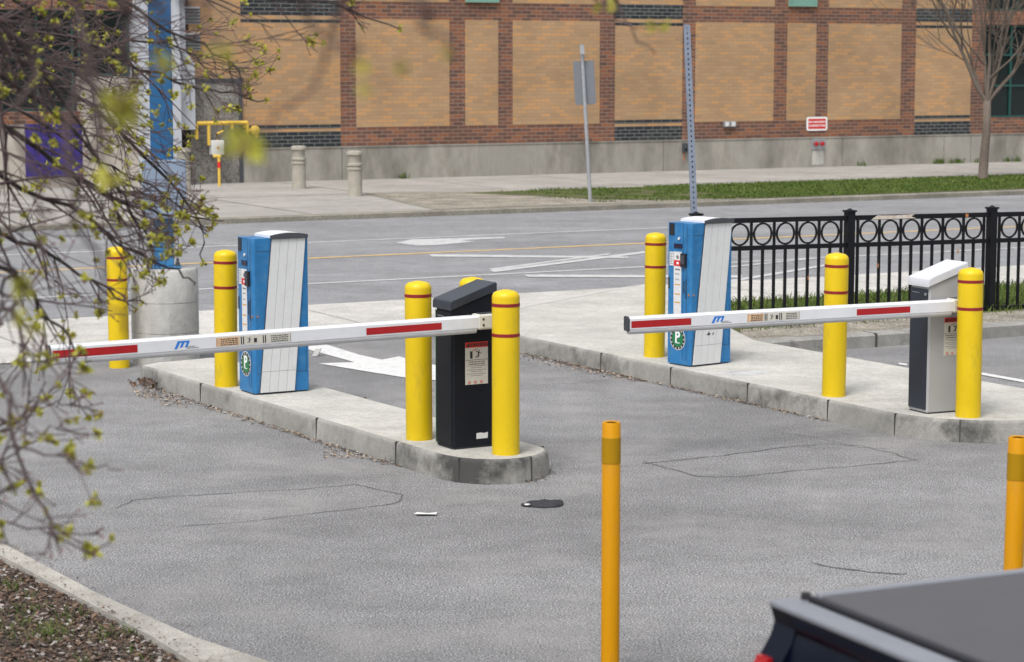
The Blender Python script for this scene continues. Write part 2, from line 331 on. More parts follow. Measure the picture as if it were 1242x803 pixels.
# near sidewalk with expansion joints
mb = MB(); mb.face([S(s_, t_, .008) for s_, t_ in ((-60, 19.75), (120, 19.75), (120, 22.93), (-60, 22.93))])
for k in range(-20, 40): mb.face([S(s_, t_, .0095) for s_, t_ in ((k*1.8+.6, 19.75), (k*1.8+.615, 19.75), (k*1.8+.615, 22.93), (k*1.8+.6, 22.93))], 1)
tag(mb.build('sidewalk', [M['walk'], M['ink_grey']]), kind='structure')

def curb_band(mb, top_pts, z0, z1, bev=.02, closed=False):
    """vertical kerb face with an eased upper edge; top_pts = outline of the top"""
    n = len(top_pts); rng = range(n if closed else n-1)
    nrm = []
    for i in range(n):
        a = top_pts[(i-1) % n] if (closed or i > 0) else top_pts[i]; b = top_pts[(i+1) % n] if (closed or i < n-1) else top_pts[i]
        d = (Vector(b)-Vector(a)); d = Vector((d.x, d.y, 0)).normalized(); nrm.append(Vector((d.y, -d.x, 0)))
    rings = []
    for off, z in ((0, z1), (-bev*.3, z1-.0), (-bev*.0, z1)): pass
    prof = [(-bev, z1), (-bev*.35, z1-bev*.12), (0, z1-bev*.6), (.004, z1-bev*1.4), (.012, z0-.02)]
    V = [[mb.v((p[0]+q.x*o, p[1]+q.y*o, z)) for (o, z) in prof] for p, q in zip(top_pts, nrm)]
    for i in rng:
        j = (i+1) % n
        for k in range(len(prof)-1):
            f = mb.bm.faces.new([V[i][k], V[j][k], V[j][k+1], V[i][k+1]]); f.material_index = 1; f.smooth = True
    return [v[0] for v in V], nrm
def island(name, outline, zt, joints, z0=0, holes=None):
    mb = MB(); top, nrm = curb_band(mb, outline, z0, zt, closed=True)
    f = mb.bm.faces.new(top); f.material_index = 0
    n = len(outline)
    for i, fr in joints:
        p = Vector(outline[i]).lerp(Vector(outline[(i+1) % n]), fr); d = (Vector(outline[(i+1) % n])-Vector(outline[i])).normalized(); q = Vector((d.y, -d.x))
        a = p-d*.003+q*.0135; b = p+d*.003+q*.0135; c = p+d*.003-q*.016; e_ = p-d*.003-q*.016
        mb.prism([a, b, c, e_], lambda p_, z: (p_[0], p_[1], z), z0, zt+.0008, 2)
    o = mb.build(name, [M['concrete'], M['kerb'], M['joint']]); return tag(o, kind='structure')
ZI = .16
def smooth_poly(pts, r_idx=None): return [Vector(p) for p in pts]
li = [(-3.11, 18.74), (-2.85, 18.32), (-2.2, 17.25), (-1.5, 16.11), (-.78, 14.94), (-.62, 14.67), (-.52, 14.51), (-.44, 14.40), (-.35, 14.31), (-.24, 14.255), (-.13, 14.235), (-.02, 14.25), (.07, 14.30), (.15, 14.385), (.20, 14.47), (.235, 14.58), (.225, 14.68), (.17, 14.80), (.055, 14.97), (-.76, 16.34), (-1.475, 17.5), (-2.45, 19.2), (-2.6, 19.24), (-3.0, 18.93)]
island('traffic_island', [Vector(p) for p in li], ZI, [(1, .6), (3, .15), (4, .05), (8, .1), (12, .6), (16, .5), (18, .4), (19, .5)])
# right-hand pad that grows out of the sidewalk
fd = Vector((-.5035, .864)); fn = Vector((.864, .5035))
p0 = Vector((3.02, 15.71)); r_ = .85; cc = p0+fn*r_+fd*.59
pad = []
for a_ in (4.9, 3.5, 2.2, 1.0, -.0): pad.append(p0+fd*(a_+.59))
pad = [p0+fd*x for x in (7.2, 6.0, 4.8, 3.6, 2.4, 1.2)]
a0 = math.degrees(math.atan2(-fn.y, -fn.x))
pad += [cc+Vector((math.cos(R(a0+t*180/14)), math.sin(R(a0+t*180/14))))*r_ for t in range(15)]
bk = cc+fn*(r_)
pad += [bk+fd*x for x in (1, 2.2, 3.6)]
e_end = bk+fd*3.9
gb = [bk+fd*3.9, Vector(S(12.15, 18.2)[:2]), Vector(S(13.9, 21.4)[:2])]
pad += gb
# front kerb line continues up to the sidewalk; the last two corners close the pad along it
pad = pad + [Vector(S(13.6, 21.9)[:2])]
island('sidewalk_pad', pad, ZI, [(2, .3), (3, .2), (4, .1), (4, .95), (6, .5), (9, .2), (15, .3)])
# ramp from the pad back down to the sidewalk
pa, pb = pad[0], pad[-1]
mb = MB(); q0, q1 = pa+Vector((NX.x, NX.y))*1.0-Vector((EX.x, EX.y))*.8, pb+Vector((NX.x, NX.y))*.9
mb.face([(pa.x, pa.y, ZI-.002), (pb.x, pb.y, ZI-.002), (q1.x, q1.y, .01), (q0.x, q0.y, .01)]); tag(mb.build('ramp', M['walk']), kind='structure')

# far side of the street
ZF = .10
def swp(pts, z0, z1, mi=0): pass
mb = MB()
mb.prism([(35.1, 0), (35.1, ZF-.015), (35.13, ZF), (35.35, ZF), (35.35, 0)], lambda p, s_: S(s_, p[0], p[1]), -150, 250)
for k in range(-20, 50): mb.box(0, 0.001, 0, 0.001, 0, 0.001) if False else None
tag(mb.build('street_kerb', M['farkerb']), kind='structure')
sheet('far_sidewalk', strip(-150, 250, 35.35, 60), ZF-.004, M['farwalk'])
# grass strip and worn earth beyond the kerb
mb = MB(); mb.face([S(a, b, ZF+.001) for a, b in ((17.7, 35.4), (19.2, 35.4), (24.2, 35.4), (22.0, 39.8), (18.6, 40.3))]); tag(mb.build('bare_earth', M['dirt']), kind='structure')
mb = MB(); mb.face([S(a, b, ZF+.003) for a, b in ((21.6, 36.4), (24.2, 35.4), (120, 35.4), (120, 39.75), (22.0, 39.75), (20.2, 39.6), (21.0, 38.2))]); tag(mb.build('grass_verge', M['grass_soil']), kind='structure')
# sidewalk joints
mb = MB()
for k in range(-10, 30): mb.face([S(s_, t_, ZF+.0005) for s_, t_ in ((k*3.1, 40.4), (k*3.1+.03, 40.4), (k*3.1+.03, 44.9), (k*3.1, 44.9))])
for s_ in (9.0, 12.2, 15.2): mb.face([S(a, b, ZF+.0005) for a, b in ((s_, 35.4), (s_+.03, 35.4), (s_+.03, 40.4), (s_, 40.4))])
mb.face([S(a, b, ZF+.0005) for a, b in ((-60, 40.38), (100, 40.38), (100, 40.43), (-60, 40.43))])
mb.face([S(a, b, ZF+.0007) for a, b in ((17.55, 35.4), (17.7, 35.4), (18.6, 40.3), (18.45, 40.3))])
tag(mb.build('sidewalk_joints', M['farkerb']), kind='structure')

# planted strip by the fence and its kerb
ZG = .10
mb = MB(); mb.face([S(a, b, ZG) for a, b in ((11.8, 17.25), (60, 17.25), (60, 20.25), (13.3, 20.25), (12.3, 18.4))]); tag(mb.build('lawn', M['grass_soil']), kind='structure')
mb = MB(); mb.face([S(a, b, ZG+.004) for a, b in ((11.7, 17.2), (60, 17.2), (60, 18.0), (12.3, 18.1))]); tag(mb.build('gravel_strip', M['dirt']), kind='structure')
mb = MB(); mb.prism([(17.02, 0), (17.02, ZG+.01), (17.05, ZG+.03), (17.2, ZG+.03), (17.22, 0)], lambda p, s_: S(s_, p[0], p[1]), 11.6, 60)
for s_ in (13.1, 15.6, 18.1): mb.prism([(17.01, 0), (17.01, ZG+.032), (17.21, ZG+.032), (17.21, 0)], lambda p, q: S(q, p[0], p[1]), s_, s_+.02, 1)
tag(mb.build('lot_kerb', [M['kerb'], M['joint']]), kind='structure')

# mulch bed, lower left, inside its kerb
zk = .10
outer = [G(px, py, zk) for px, py in ((-60, 628), (0, 655), (117, 717), (240, 772), (340, 803), (430, 828), (560, 852))]
inner = [G(px, py, zk) for px, py in ((-60, 643), (0, 673), (117, 736), (184, 772), (234, 803), (300, 838), (420, 880))]
mb = MB()
V = [[mb.v(p) for p in (Vector((o.x, o.y, 0))+Vector((.02, .01, 0)), Vector((o.x, o.y, zk-.015)), o.lerp(i, .1), i, Vector((i.x, i.y, 0)))] for o, i in zip(outer, inner)]
for A, B in zip(V, V[1:]):
    for k in range(4): mb.bm.faces.new([A[k], B[k], B[k+1], A[k+1]])
M['bed_kerb'] = aggregate('bed_kerb_concrete', ((.27, .25, .22), (.36, .345, .31), (.43, .415, .385)), fine=90, patch=1.2, patch_amt=.2, patch2=(.17, .145, .11), bump=.5, p2=(2.6, .5, .7, .7))
tag(mb.build('bed_kerb', M['bed_kerb']), kind='structure')
mb = MB()
bed = [Vector((p.x, p.y, zk-.03)) for p in inner]+[Vector((-.4, 5, zk-.03)), Vector((-2, 1, zk-.03)), Vector((-12, 1, zk-.03)), Vector((-12, 12, zk-.03))]
mb.face(bed); tag(mb.build('planting_bed', M['mulch_soil']), kind='structure')

# painted markings
def mark(name, polys, m, z=.008):
    mb = MB()
    for p in polys: mb.face([(q[0], q[1], z+.0005*(polys.index(p) % 5)) for q in p])
    return tag(mb.build(name, m), kind='structure')
def line(s0, s1, t, wd): return strip(s0, s1, t-wd/2, t+wd/2)
mark('lane_line', [line(-60, 150, 30.9, .11)], M['worn_paint'])
mark('centre_line', [line(-60, 150, 28.40, .13)], M['yellow_line'])
mark('edge_line', [line(-60, 150, 25.12, .11)], M['worn_paint'], .009)
def seg(a, b, wd):
    a, b = Vector(a[:2]), Vector(b[:2]); d = (b-a).normalized(); n_ = Vector((-d.y, d.x))*wd/2
    return [a-n_, b-n_, b+n_, a+n_]
def pl(pts): return [G(*p) for p in pts]
mark('turn_arrow', [pl([(480, 295), (500, 291), (612, 288), (612, 289.5), (560, 292), (578, 293.5), (530, 298), (505, 298.5)])], M['worn_paint'], .0085)
mark('arrow_outline', [pl([(520, 309), (524, 312), (762, 314), (762, 312)]), pl([(593, 329), (600, 331), (782, 308), (782, 305.5)]), pl([(593, 327), (597, 328.5), (740, 309.6), (738, 308.3)]), pl([(635, 334), (641, 337), (900, 338), (900, 335)])], M['worn_paint'], .010)
mark('diagonal_lines', [pl([(885, 343.5), (885, 340.5), (1035, 316), (1035, 318)]), pl([(885, 325.5), (885, 324), (1000, 312.5), (1000, 313.5)])], M['worn_paint'], .0105)
mark('lane_arrow', [pl([(372, 420), (394, 418), (436, 431), (463, 437), (484, 433), (500, 438), (560, 450), (560, 464), (500, 460), (455, 453), (386, 441.5), (430, 440), (372, 424)])], M['white_paint'], .006)
mark('bay_line', [pl([(1090, 440.5), (1090, 442.5), (1100, 444), (1100, 442)]), pl([(1188, 452), (1260, 465), (1330, 478), (1330, 481), (1260, 468), (1188, 455)])], M['white_paint'], .006)
def polyline(pts, wd):
    out = []
    for a, b in zip(pts, pts[1:]):
        out.append(seg(G(*a), G(*b), wd*random.uniform(.6, 1.3)))
    return out
def wob(pts, k=5, amp=.9):
    out = []
    for a, b in zip(pts, pts[1:]):
        for i in range(k): t = i/k; out.append((a[0]+(b[0]-a[0])*t+random.uniform(-amp, amp)*2, a[1]+(b[1]-a[1])*t+random.uniform(-amp, amp)*.5))
    return out+[pts[-1]]
cr_ = polyline(wob([(780, 563), (860, 555), (950, 543), (1000, 539), (1045, 541), (1085, 551), (1110, 558), (1050, 564), (960, 572), (900, 578), (850, 579), (780, 560)], amp=1.2), .010)
cr_ += polyline(wob([(140, 617), (160, 607), (260, 599), (360, 594), (430, 588), (490, 601), (480, 611), (400, 621), (300, 633), (220, 639)], amp=1.2), .008)
cr_ += polyline(wob([(985, 683), (1005, 688), (1050, 694), (1100, 697)]), .014)
cr_ += polyline(wob([(632, 468), (690, 466), (740, 462)]), .010)
cr_ += polyline(wob([(950, 525), (985, 530), (1040, 543), (1075, 545)]), .006)
mark('asphalt_cracks', cr_, M['crack'], .003)

# ------------------------------------------------------------------ the brick building across the street
KB = .963                                        # measured plane moved forward to stand on the raised sidewalk
def bs(s): return s*KB
def bz(z): return CAM_H-(CAM_H-z)*KB
bld = empty('brick_building', (0, 51.4, 0), STREET_ANG, 'long tan and brown brick building on a concrete foundation across the street', 'building')
ZB0, ZF1, ZP0, ZP1, ZP2 = .05, bz(.76), bz(1.18), bz(3.63), bz(4.02)
HT = 9.0
mb = MB(); mb.box(bs(-6.80), 60, -.02, 12, ZB0, ZF1-.03)
mb.box(bs(-6.80), 60, -.035, 12, ZF1-.028, ZF1)
mb.build('foundation', M['found'], bld)
for s_ in (-4.4, 4.2, 9.6, 12.9, 13.8, 18):
    mb = MB(); mb.box(bs(s_), bs(s_)+.012, -.0215, -.02, ZB0, ZF1-.03); mb.build('foundation_joint', M['joint'], bld)
mb = MB(); mb.box(bs(-6.80), bs(14.21), 0, 12, ZF1+.002, HT); mb.box(bs(14.21)+.001, 60, .25, 12, ZF1+.002, HT)
# brick frame round the window bay at the right
mb.box(bs(14.21)+.001, 60, 0, .249, ZF1+.002, ZP0); mb.box(bs(14.21)+.001, 60, 0, .249, ZP1, bz(4.0))
mb.box(bs(20), bs(20.6), 0, .249, ZP0+.001, ZP1-.001); mb.box(bs(14.21)+.001, 60, 0, .249, 6.6, HT)
mb.build('wall', M['brown_brick'], bld)
def panel(s0, s1, z0, z1, mkey, name='brick_panel', d=.006):
    mb = MB(); mb.box(bs(s0), bs(s1), -d, -.0005, z0, z1); return mb.build(name, M[mkey], bld)
cols = [(-4.02, -1.65), (-1.24, -.37), (.02, 2.39), (5.12, 7.46), (7.86, 8.75), (9.13, 11.45)]
for a, b in cols:
    panel(a, b, ZP0, ZP1, 'tan_brick')
    panel(a, b, ZP2, 6.2, 'tan_brick')
for a, b in ((-6.80, -4.41), (2.82, 4.74), (11.92, 13.77)):
    panel(a, b, bz(1.26), bz(3.53), 'tan_brick')
    panel(a, b, ZF1+.004, bz(1.10), 'dark_brick', 'dark_band'); panel(a, b, bz(1.103), bz(1.167), 'tan_brick', 'brick_course'); panel(a, b, bz(1.17), bz(1.257), 'dark_brick', 'dark_course')
    panel(a, b, bz(3.533), bz(3.60), 'dark_brick', 'dark_course'); panel(a, b, bz(3.603), bz(3.69), 'tan_brick', 'brick_course'); panel(a, b, bz(3.693), bz(4.04), 'dark_brick', 'dark_band')
    panel(a, b, bz(4.043), 6.2, 'tan_brick')
def window(s0, s1, z0, z1, cols_=2, rows=1, y=.12, fm='teal_frame', pm='glass', fw=.05):
    mb = MB(); a, b = bs(s0), bs(s1)
    mb.box(a, b, y-.05, y, z0, z0+fw); mb.box(a, b, y-.05, y, z1-fw, z1)
    for k in range(cols_+1):
        x = a+(b-a-fw)*k/cols_; mb.box(x, x+fw, y-.048, y-.002, z0+fw, z1-fw)
    for k in range(1, rows):
        z = z0+(z1-z0)*k/rows; mb.box(a+fw, b-fw, y-.046, y-.004, z, z+fw)
    fr = mb.build('window', M[fm], bld)
    mb = MB(); mb.box(a+.01, b-.01, y, y+.01, z0+.01, z1-.01); mb.build('pane', M[pm], fr)
window(14.22, 19.98, ZP0+.002, ZP1-.002, 6, 3); window(20.62, 28, ZP0+.002, ZP1-.002, 8, 3); window(14.22, 28, bz(4.0)+.002, 6.59, 12, 2)
window(-1.24, -.37, bz(4.03), 5.6, 1, 1, y=-.02, pm='pale_teal', fm='pale_teal'); window(7.86, 8.72, bz(4.04), 5.6, 1, 1, y=-.02, pm='pale_teal', fm='pale_teal')
# left end: aggregate panel, pale portal column, glazed entrance bay
mb = MB(); mb.box(bs(-8.01), bs(-6.80)-.001, -.02, 12, ZB0, bz(2.22)); mb.build('aggregate_panel', M['aggregate_panel'], bld)
mb = MB(); mb.box(bs(-8.01), bs(-6.78), -.045, .0, bz(2.22)+.001, bz(2.30)); mb.box(bs(-6.88), bs(-6.80)+.003, -.045, -.0205, ZB0, bz(2.22)); mb.build('panel_frame', M['dark_grey'], bld)
mb = MB(); mb.box(bs(-8.01), bs(-6.80)-.001, 0, 12, bz(2.30)+.001, HT); mb.build('wall', M['tan_brick'], bld)
for z in (3.5, 2.93):
    mb = MB(); mb.box(bs(-8.2), bs(-7.75), -.02, -.002, bz(z)-.02, bz(z)+.35)
    for k in range(5): mb.box(bs(-8.2)+.01, bs(-7.75)-.01, -.09, -.0205, bz(z)+k*.07, bz(z)+k*.07+.03, 1)
    mb.build('louvre', [M['sticker_white'], M['dark_grey']], bld)
mb = MB(); mb.box(bs(-9.30), bs(-8.42), -.55, 4, ZB0, HT); mb.build('portal_column', M['portal'], bld)
mb = MB(); mb.prism([(bs(-8.42)+.001, bz(1.2)), (bs(-8.0), bz(1.2)), (bs(-8.0), bz(2.62)), (bs(-8.2), bz(2.9)), (bs(-8.2), 9), (bs(-8.42)+.001, 9)], lambda p, d: (p[0], d, p[1]), -.3, -.05); mb.build('portal_panel', M['portal'], bld)
mb = MB(); mb.box(bs(-10.5), bs(-9.30)-.001, -.25, 4, ZB0, bz(2.35)); mb.build('stone_wall', M['portal2'], bld)
mb = MB(); mb.box(-40, bs(-10.5)-.001, -.05, 4, ZB0, bz(1.35)); mb.build('stone_wall', M['portal2'], bld)
mb = MB(); mb.box(-40, bs(-10.5)-.001, -.06, 4, bz(1.35)+.001, bz(1.62)); mb.box(-40, bs(-9.3)-.001, -.06, 4, bz(3.75), bz(4.2)); mb.box(bs(-12.6), bs(-12.2), -.08, 4, bz(1.62)+.001, bz(3.75)-.001); mb.build('wall', M['brown_brick'], bld)
mb = MB(); mb.box(-40, bs(-9.3)-.001, .5, 4.2, bz(1.62), HT+.01); mb.build('wall', M['dark_grey'], bld)
window(-12.15, -10.55, bz(1.63), bz(3.74), 2, 2, y=.2); window(-16.5, -12.65, bz(1.63), bz(3.74), 4, 2, y=.2); window(-10.45, -9.32, bz(2.36), bz(3.74), 1, 1, y=.2); window(-16.5, -9.35, bz(4.21), 7, 6, 2, y=.2)
mb = MB(); mb.box(-40, 60, -.25, 12.2, HT+.002, HT+.25); mb.build('roof', M['dark_grey'], bld)

def on_wall(s_, y, z): return Vector((0, 51.4, 0))+EX*bs(s_)+NX*y+Vector((0, 0, z))
# purple banner on the wall by the entrance
o = empty('banner', on_wall(-11.1, -.1, bz(.3)), STREET_ANG, 'purple and dark blue banner on the wall left of the pale column', 'banner')
mb = MB(); mb.box(-.62, .6, -.05, -.03, -.05, 1.02); mb.build('banner_sheet', M['purple'], o)
mb = MB(); mb.box(.6, .66, -.06, 0, -.1, 1.08); mb.build('banner_post', M['portal'], o)
# red sign
o = empty('wall_sign', on_wall(8.8, -.01, bz(.92)), STREET_ANG, 'small red and white sign on the brick wall above the hose connection', 'sign')
mb = MB(); wS, hS = .62, .335
def rrect(w_, h_, r, cx=0, cy=0):
    return [(cx+p[0], cy+p[1]) for c0, c1, a in ((w_/2-r, -h_/2+r, -90), (w_/2-r, h_/2-r, 0), (-w_/2+r, h_/2-r, 90), (-w_/2+r, -h_/2+r, 180)) for p in arc(c0, c1, r, a, a+90, 4)]
mb.plate(rrect(wS, hS, .05, 0, hS/2), 0, .012, FR); mb.build('sign_plate', M['ink_white'], o)
mb = MB(); mb.plate(rrect(wS-.10, hS-.09, .01, 0, hS/2), .0122, .0142, FR); mb.build('sign_face', M['ink_red'], o)
text('FIRE DEPARTMENT', .060, FR@TR(0, hS*.63, .0155), 'lettering', M['ink_white'], o, bold=.002)
text('CONNECTION', .072, FR@TR(0, hS*.36, .0155), 'lettering', M['ink_white'], o, bold=.002)
# hose connection
o = empty('hose_connection', on_wall(8.84, -.02, bz(.57)), STREET_ANG, 'twin hose connection with red caps set in the concrete foundation', 'hose connection')
mb = MB(); mb.box(-.2, .2, -.03, 0, -.13, .14, bev=.008); mb.build('back_plate', M['steel'], o)
for sx in (-.09, .09):
    mb = MB(Matrix.Translation((sx, -.03, .02))@Matrix.Rotation(R(90), 4, 'X')@Matrix.Rotation(R(-20), 4, 'Y'))
    mb.lathe([(0, .0), (.045, .0), (.045, .05), (.055, .052), (.055, .09), (.02, .1), (0, .1)], 16); mb.build('cap', M['tail_red'], o, True, 40)
mb = MB(); mb.box(-.17, .17, -.006, 0, -.5, -.135); mb.build('patch_plate', M['concrete'], o)
# twin junction boxes & small dark box
o = empty('junction_box', on_wall(6.12, -.008, bz(1.05)), STREET_ANG, 'pair of small pale electrical boxes on the brown brick band', 'electrical box')
mb = MB(); mb.box(-.17, -.01, -.07, 0, 0, .14, bev=.01); mb.box(.01, .17, -.07, 0, 0, .14, bev=.01); mb.box(-.012, .012, -.04, 0, .05, .08); mb.build('box_body', M['steel'], o)
for x in (-.09, .09): mb = MB(); mb.box(x-.05, x+.05, -.08, -.0705, .02, .12, bev=.004); mb.build('box_cover', M['sticker_white'], o)
o = empty('wall_light', on_wall(4.80, -.02, bz(.45)), STREET_ANG, 'small dark fixture with a rust stain on the concrete foundation', 'wall light')
mb = MB(); mb.box(-.06, .06, -.09, 0, 0, .22, bev=.012); mb.build('housing', M['dark_grey'], o)
mb = MB(); mb.box(-.04, .04, -.0925, -.0905, .03, .10); mb.build('lens', M['glass'], o)
mb = MB(); mb.box(-.02, .015, -.003, 0, -.2, -.01); mb.build('rust_stain', M['rust'], o)
# gas pipes
o = empty('gas_meter_pipes', on_wall(-7.2, -.02, .1), STREET_ANG, 'yellow gas pipes with a small white box beside the grey aggregate panel', 'pipes')
mb = MB()
zt = 1.28
mb.tube([(-.72, -.2, zt), (.42, -.2, zt)], .045, 8)
for x, zb in ((-.72, .95), (-.45, .82), (.42, .62), (.08, 1.15)): mb.tube([(x, -.2, zt), (x, -.2, zb)], .036, 8)
mb.tube([(-.12, -.2, zt), (-.12, -.2, 1.12), (-.26, -.2, 1.06), (-.26, -.2, .9)], .026, 8)
mb.tube([(.42, -.2, 1.1), (.62, -.2, 1.12), (.62, -.2, .95)], .04, 8); mb.tube([(.42, -.2, zt-.1), (.42, 0, zt-.1)], .026, 8)
mb.build('pipe', M['gas_yellow'], o, True, 40)
mb = MB(Matrix.Translation((.56, -.24, 1.12))@Matrix.Rotation(R(90), 4, 'X')); mb.lathe([(0, 0), (.08, 0), (.10, .02), (.10, .07), (.06, .1), (0, .1)], 20); mb.build('regulator', M['gas_yellow'], o, True, 40)
mb = MB(); mb.box(-.42, -.14, -.3, -.12, .62, .92, bev=.01); mb.build('meter_box', M['sticker_white'], o)
mb = MB(); mb.box(-.31, -.26, -.31, -.302, .74, .79); mb.build('meter_dial', M['ink_orange'], o)
o = empty('stand_pipe', on_wall(-7.75, -1.0, .1), 0, 'slim yellow and red stand pipe in front of the aggregate panel', 'pipe')
mb = MB(); mb.tube([(0, 0, -.05), (0, 0, .62)], .03, 10); mb.build('pipe', M['gas_yellow'], o, True, 40)
mb = MB(); mb.lathe([(.036, .38), (.036, .5)], 12); mb.build('red_band', M['ink_red'], o)
mb = MB(); mb.tube([(-.12, 0, .62), (.05, 0, .62)], .035, 8); mb.build('handle', M['gas_yellow'], o)

# ------------------------------------------------------------------ far street furniture
def stone_bollard():
    o = empty('concrete_bollard', (0, 0, 0), 0, 'x', 'bollard', 'precast concrete bollards on the far sidewalk')
    mb = MB(); mb.lathe([(.0, -.03), (.15, -.03), (.15, .0), (.14, .03), (.14, .50), (.155, .505), (.155, .54), (.135, .545), (.135, .58), (.155, .585), (.155, .62), (.13, .63), (.125, .74), (.13, .75), (.13, .78)], 28)
    mb.build('shaft', M['stone_bollard'], o, True, 35)
    mb = MB(); mb.lathe([(.13, .781), (.155, .79), (.16, .84), (.15, .86), (.08, .87), (0, .872)], 28); mb.build('cap', M['stone_bollard'], o, True, 35)
    return o
bb = stone_bollard()
for i, (px, py, l, rs) in enumerate(((430, 238, 'concrete bollard at the edge of the bare earth beside the driveway slab', 1), (362, 229, 'concrete bollard standing alone before the foundation, right of the yellow pipes', 1), (222, 233, 'concrete bollard seen just right of the blue pole', 1))):
    o = bb if i == 0 else copy_tree(bb); o.location = G(px, py, ZF)+Vector((0, .14, 0)); o['label'] = l

o = empty('sign_post', G(716, 245, ZF), 0, 'thin leaning metal post with a blank grey sign seen from behind', 'sign')
top = D(705.5, 54, G(716, 245, ZF).y+.1)-o.location; dv = top.normalized()
mb = MB(); mb.tube([dv*-.1, top], .035, 8); mb.build('post', M['steel'], o, True, 40)
Q = dv.to_track_quat('Z', 'Y').to_matrix().to_4x4(); rotm = Matrix.Translation(top)@Q@Matrix.Rotation(R(0), 4, 'Z')
mb = MB(Matrix.Translation(dv*(top.length-1.12))@Matrix.Rotation(math.atan2(dv.x, dv.z), 4, 'Y')@Matrix.Rotation(R(-18), 4, 'Z'))
mb.prism(rrect(.40, .80, .03, 0, .42), lambda p, d: (p[0], d, p[1]), .045, .05); mb.build('sign_panel', M['sign_grey'], o)
mb = MB(Matrix.Rotation(math.atan2(dv.x, dv.z), 4, 'Y'))
mb.box(-.04, .04, -.038, .038, top.length-.18, top.length-.02); mb.build('clamp', M['steel'], o)

# perforated post standing behind the fence
pb_ = S(12.2, 18.9, ZG); pb_ = D(847, 372, pb_.y); pb_.z = ZG
M['post_steel'] = mat('dull_galvanised_post', (.17, .20, .26), .55, metal=.2, var=.15)
o = empty('perforated_post', pb_, 0, 'tall leaning galvanised post with punched holes behind the end of the fence', 'post')
top = D(833, 30, pb_.y+.15)-pb_; dv = top.normalized()
mb = MB(Matrix(((1,0,dv.x,0),(0,1,dv.y,0),(0,0,dv.z,0),(0,0,0,1))))
L_ = top.length
for x0, x1 in ((-.032, -.0065), (.0065, .032)): mb.box(x0, x1, -.03, -.027, -.1, L_)
mb.box(-.032, -.029, -.0268, .03, -.1, L_); mb.box(.029, .032, -.0268, .03, -.1, L_)
mb.box(-.0288, .0288, .027, .03, -.1, L_)
k = 0
while k*.0508 < L_: mb.box(-.0064, .0064, -.03, -.027, k*.0508-.016, k*.0508+.016); k += 1
mb.build('post', M['post_steel'], o)

# small street tree, bare
rnd = random.Random(5)
def grow(mb, p, d, L, r, lvl, maxl, rnd, ang=(25, 50), up=.1, tips=None, nchild=4, keep=None, segs=5, sides=5, minr=.002, jit=.16):
    pts = [p.copy()]; rad = [r]; dd = d.normalized()
    for i in range(segs):
        dd = (dd+Vector((rnd.uniform(-jit, jit), rnd.uniform(-jit, jit), rnd.uniform(-jit, jit)+up))).normalized()
        p = p+dd*L/segs
        if keep and not keep(p): break
        pts.append(p.copy()); rad.append(max(minr, r*(1-(.65*(i+1)/segs))))
    if len(pts) < 2: return
    mb.tube(pts, rad, max(3, sides-lvl), cap=False)
    if tips is not None and lvl >= maxl-1: tips.append((pts[-1].copy(), dd.copy(), lvl))
    if lvl < maxl:
        for k in range(nchild):
            t = rnd.uniform(.25, 1); i = min(len(pts)-2, int(t*(len(pts)-1))); q = pts[i].lerp(pts[i+1], rnd.random())
            ax = dd.cross(Vector((rnd.uniform(-1, 1), rnd.uniform(-1, 1), rnd.uniform(-1, 1)))).normalized()
            nd = Matrix.Rotation(R(rnd.uniform(*ang)), 3, ax) @ dd
            grow(mb, q, nd, L*rnd.uniform(.45, .75), rad[i]*.6, lvl+1, maxl, rnd, ang, up, tips, nchild, keep, max(3, segs-1), sides, minr, jit)
    return pts
tb = G(1192, 217, ZF)
o = empty('street_tree', tb, 0, 'slim leafless young tree growing from the grass verge by the far window', 'tree')
mb = MB(); mb.tube([(0, 0, -.05), (0, 0, .05), (.02, 0, .5), (.06, 0, 1.1), (.05, 0, 1.72)], [.16, .11, .10, .09, .085], 12); mb.build('trunk', M['bark'], o, True)
mb = MB()
st = Vector((.05, 0, 1.66))
for tx, ty, tz, L_, r_t in ((-1.05, -.1, 1.3, 2.6, .055), (-.35, .3, 1.5, 2.6, .045), (.05, -.2, 1.5, 2.8, .05), (.45, .2, 1.4, 2.7, .045), (.95, 0, 1.0, 2.5, .05), (-.6, .3, 1.2, 2.4, .04), (.6, -.4, 1.3, 2.5, .04), (1.2, .2, .9, 2.2, .035)):
    grow(mb, st, Vector((tx, ty, tz)), L_, r_t, 0, 3, rnd, (22, 45), .07, nchild=4, segs=6, sides=7, minr=.006, jit=.13)
mb.build('crown', M['bark'], o, True)

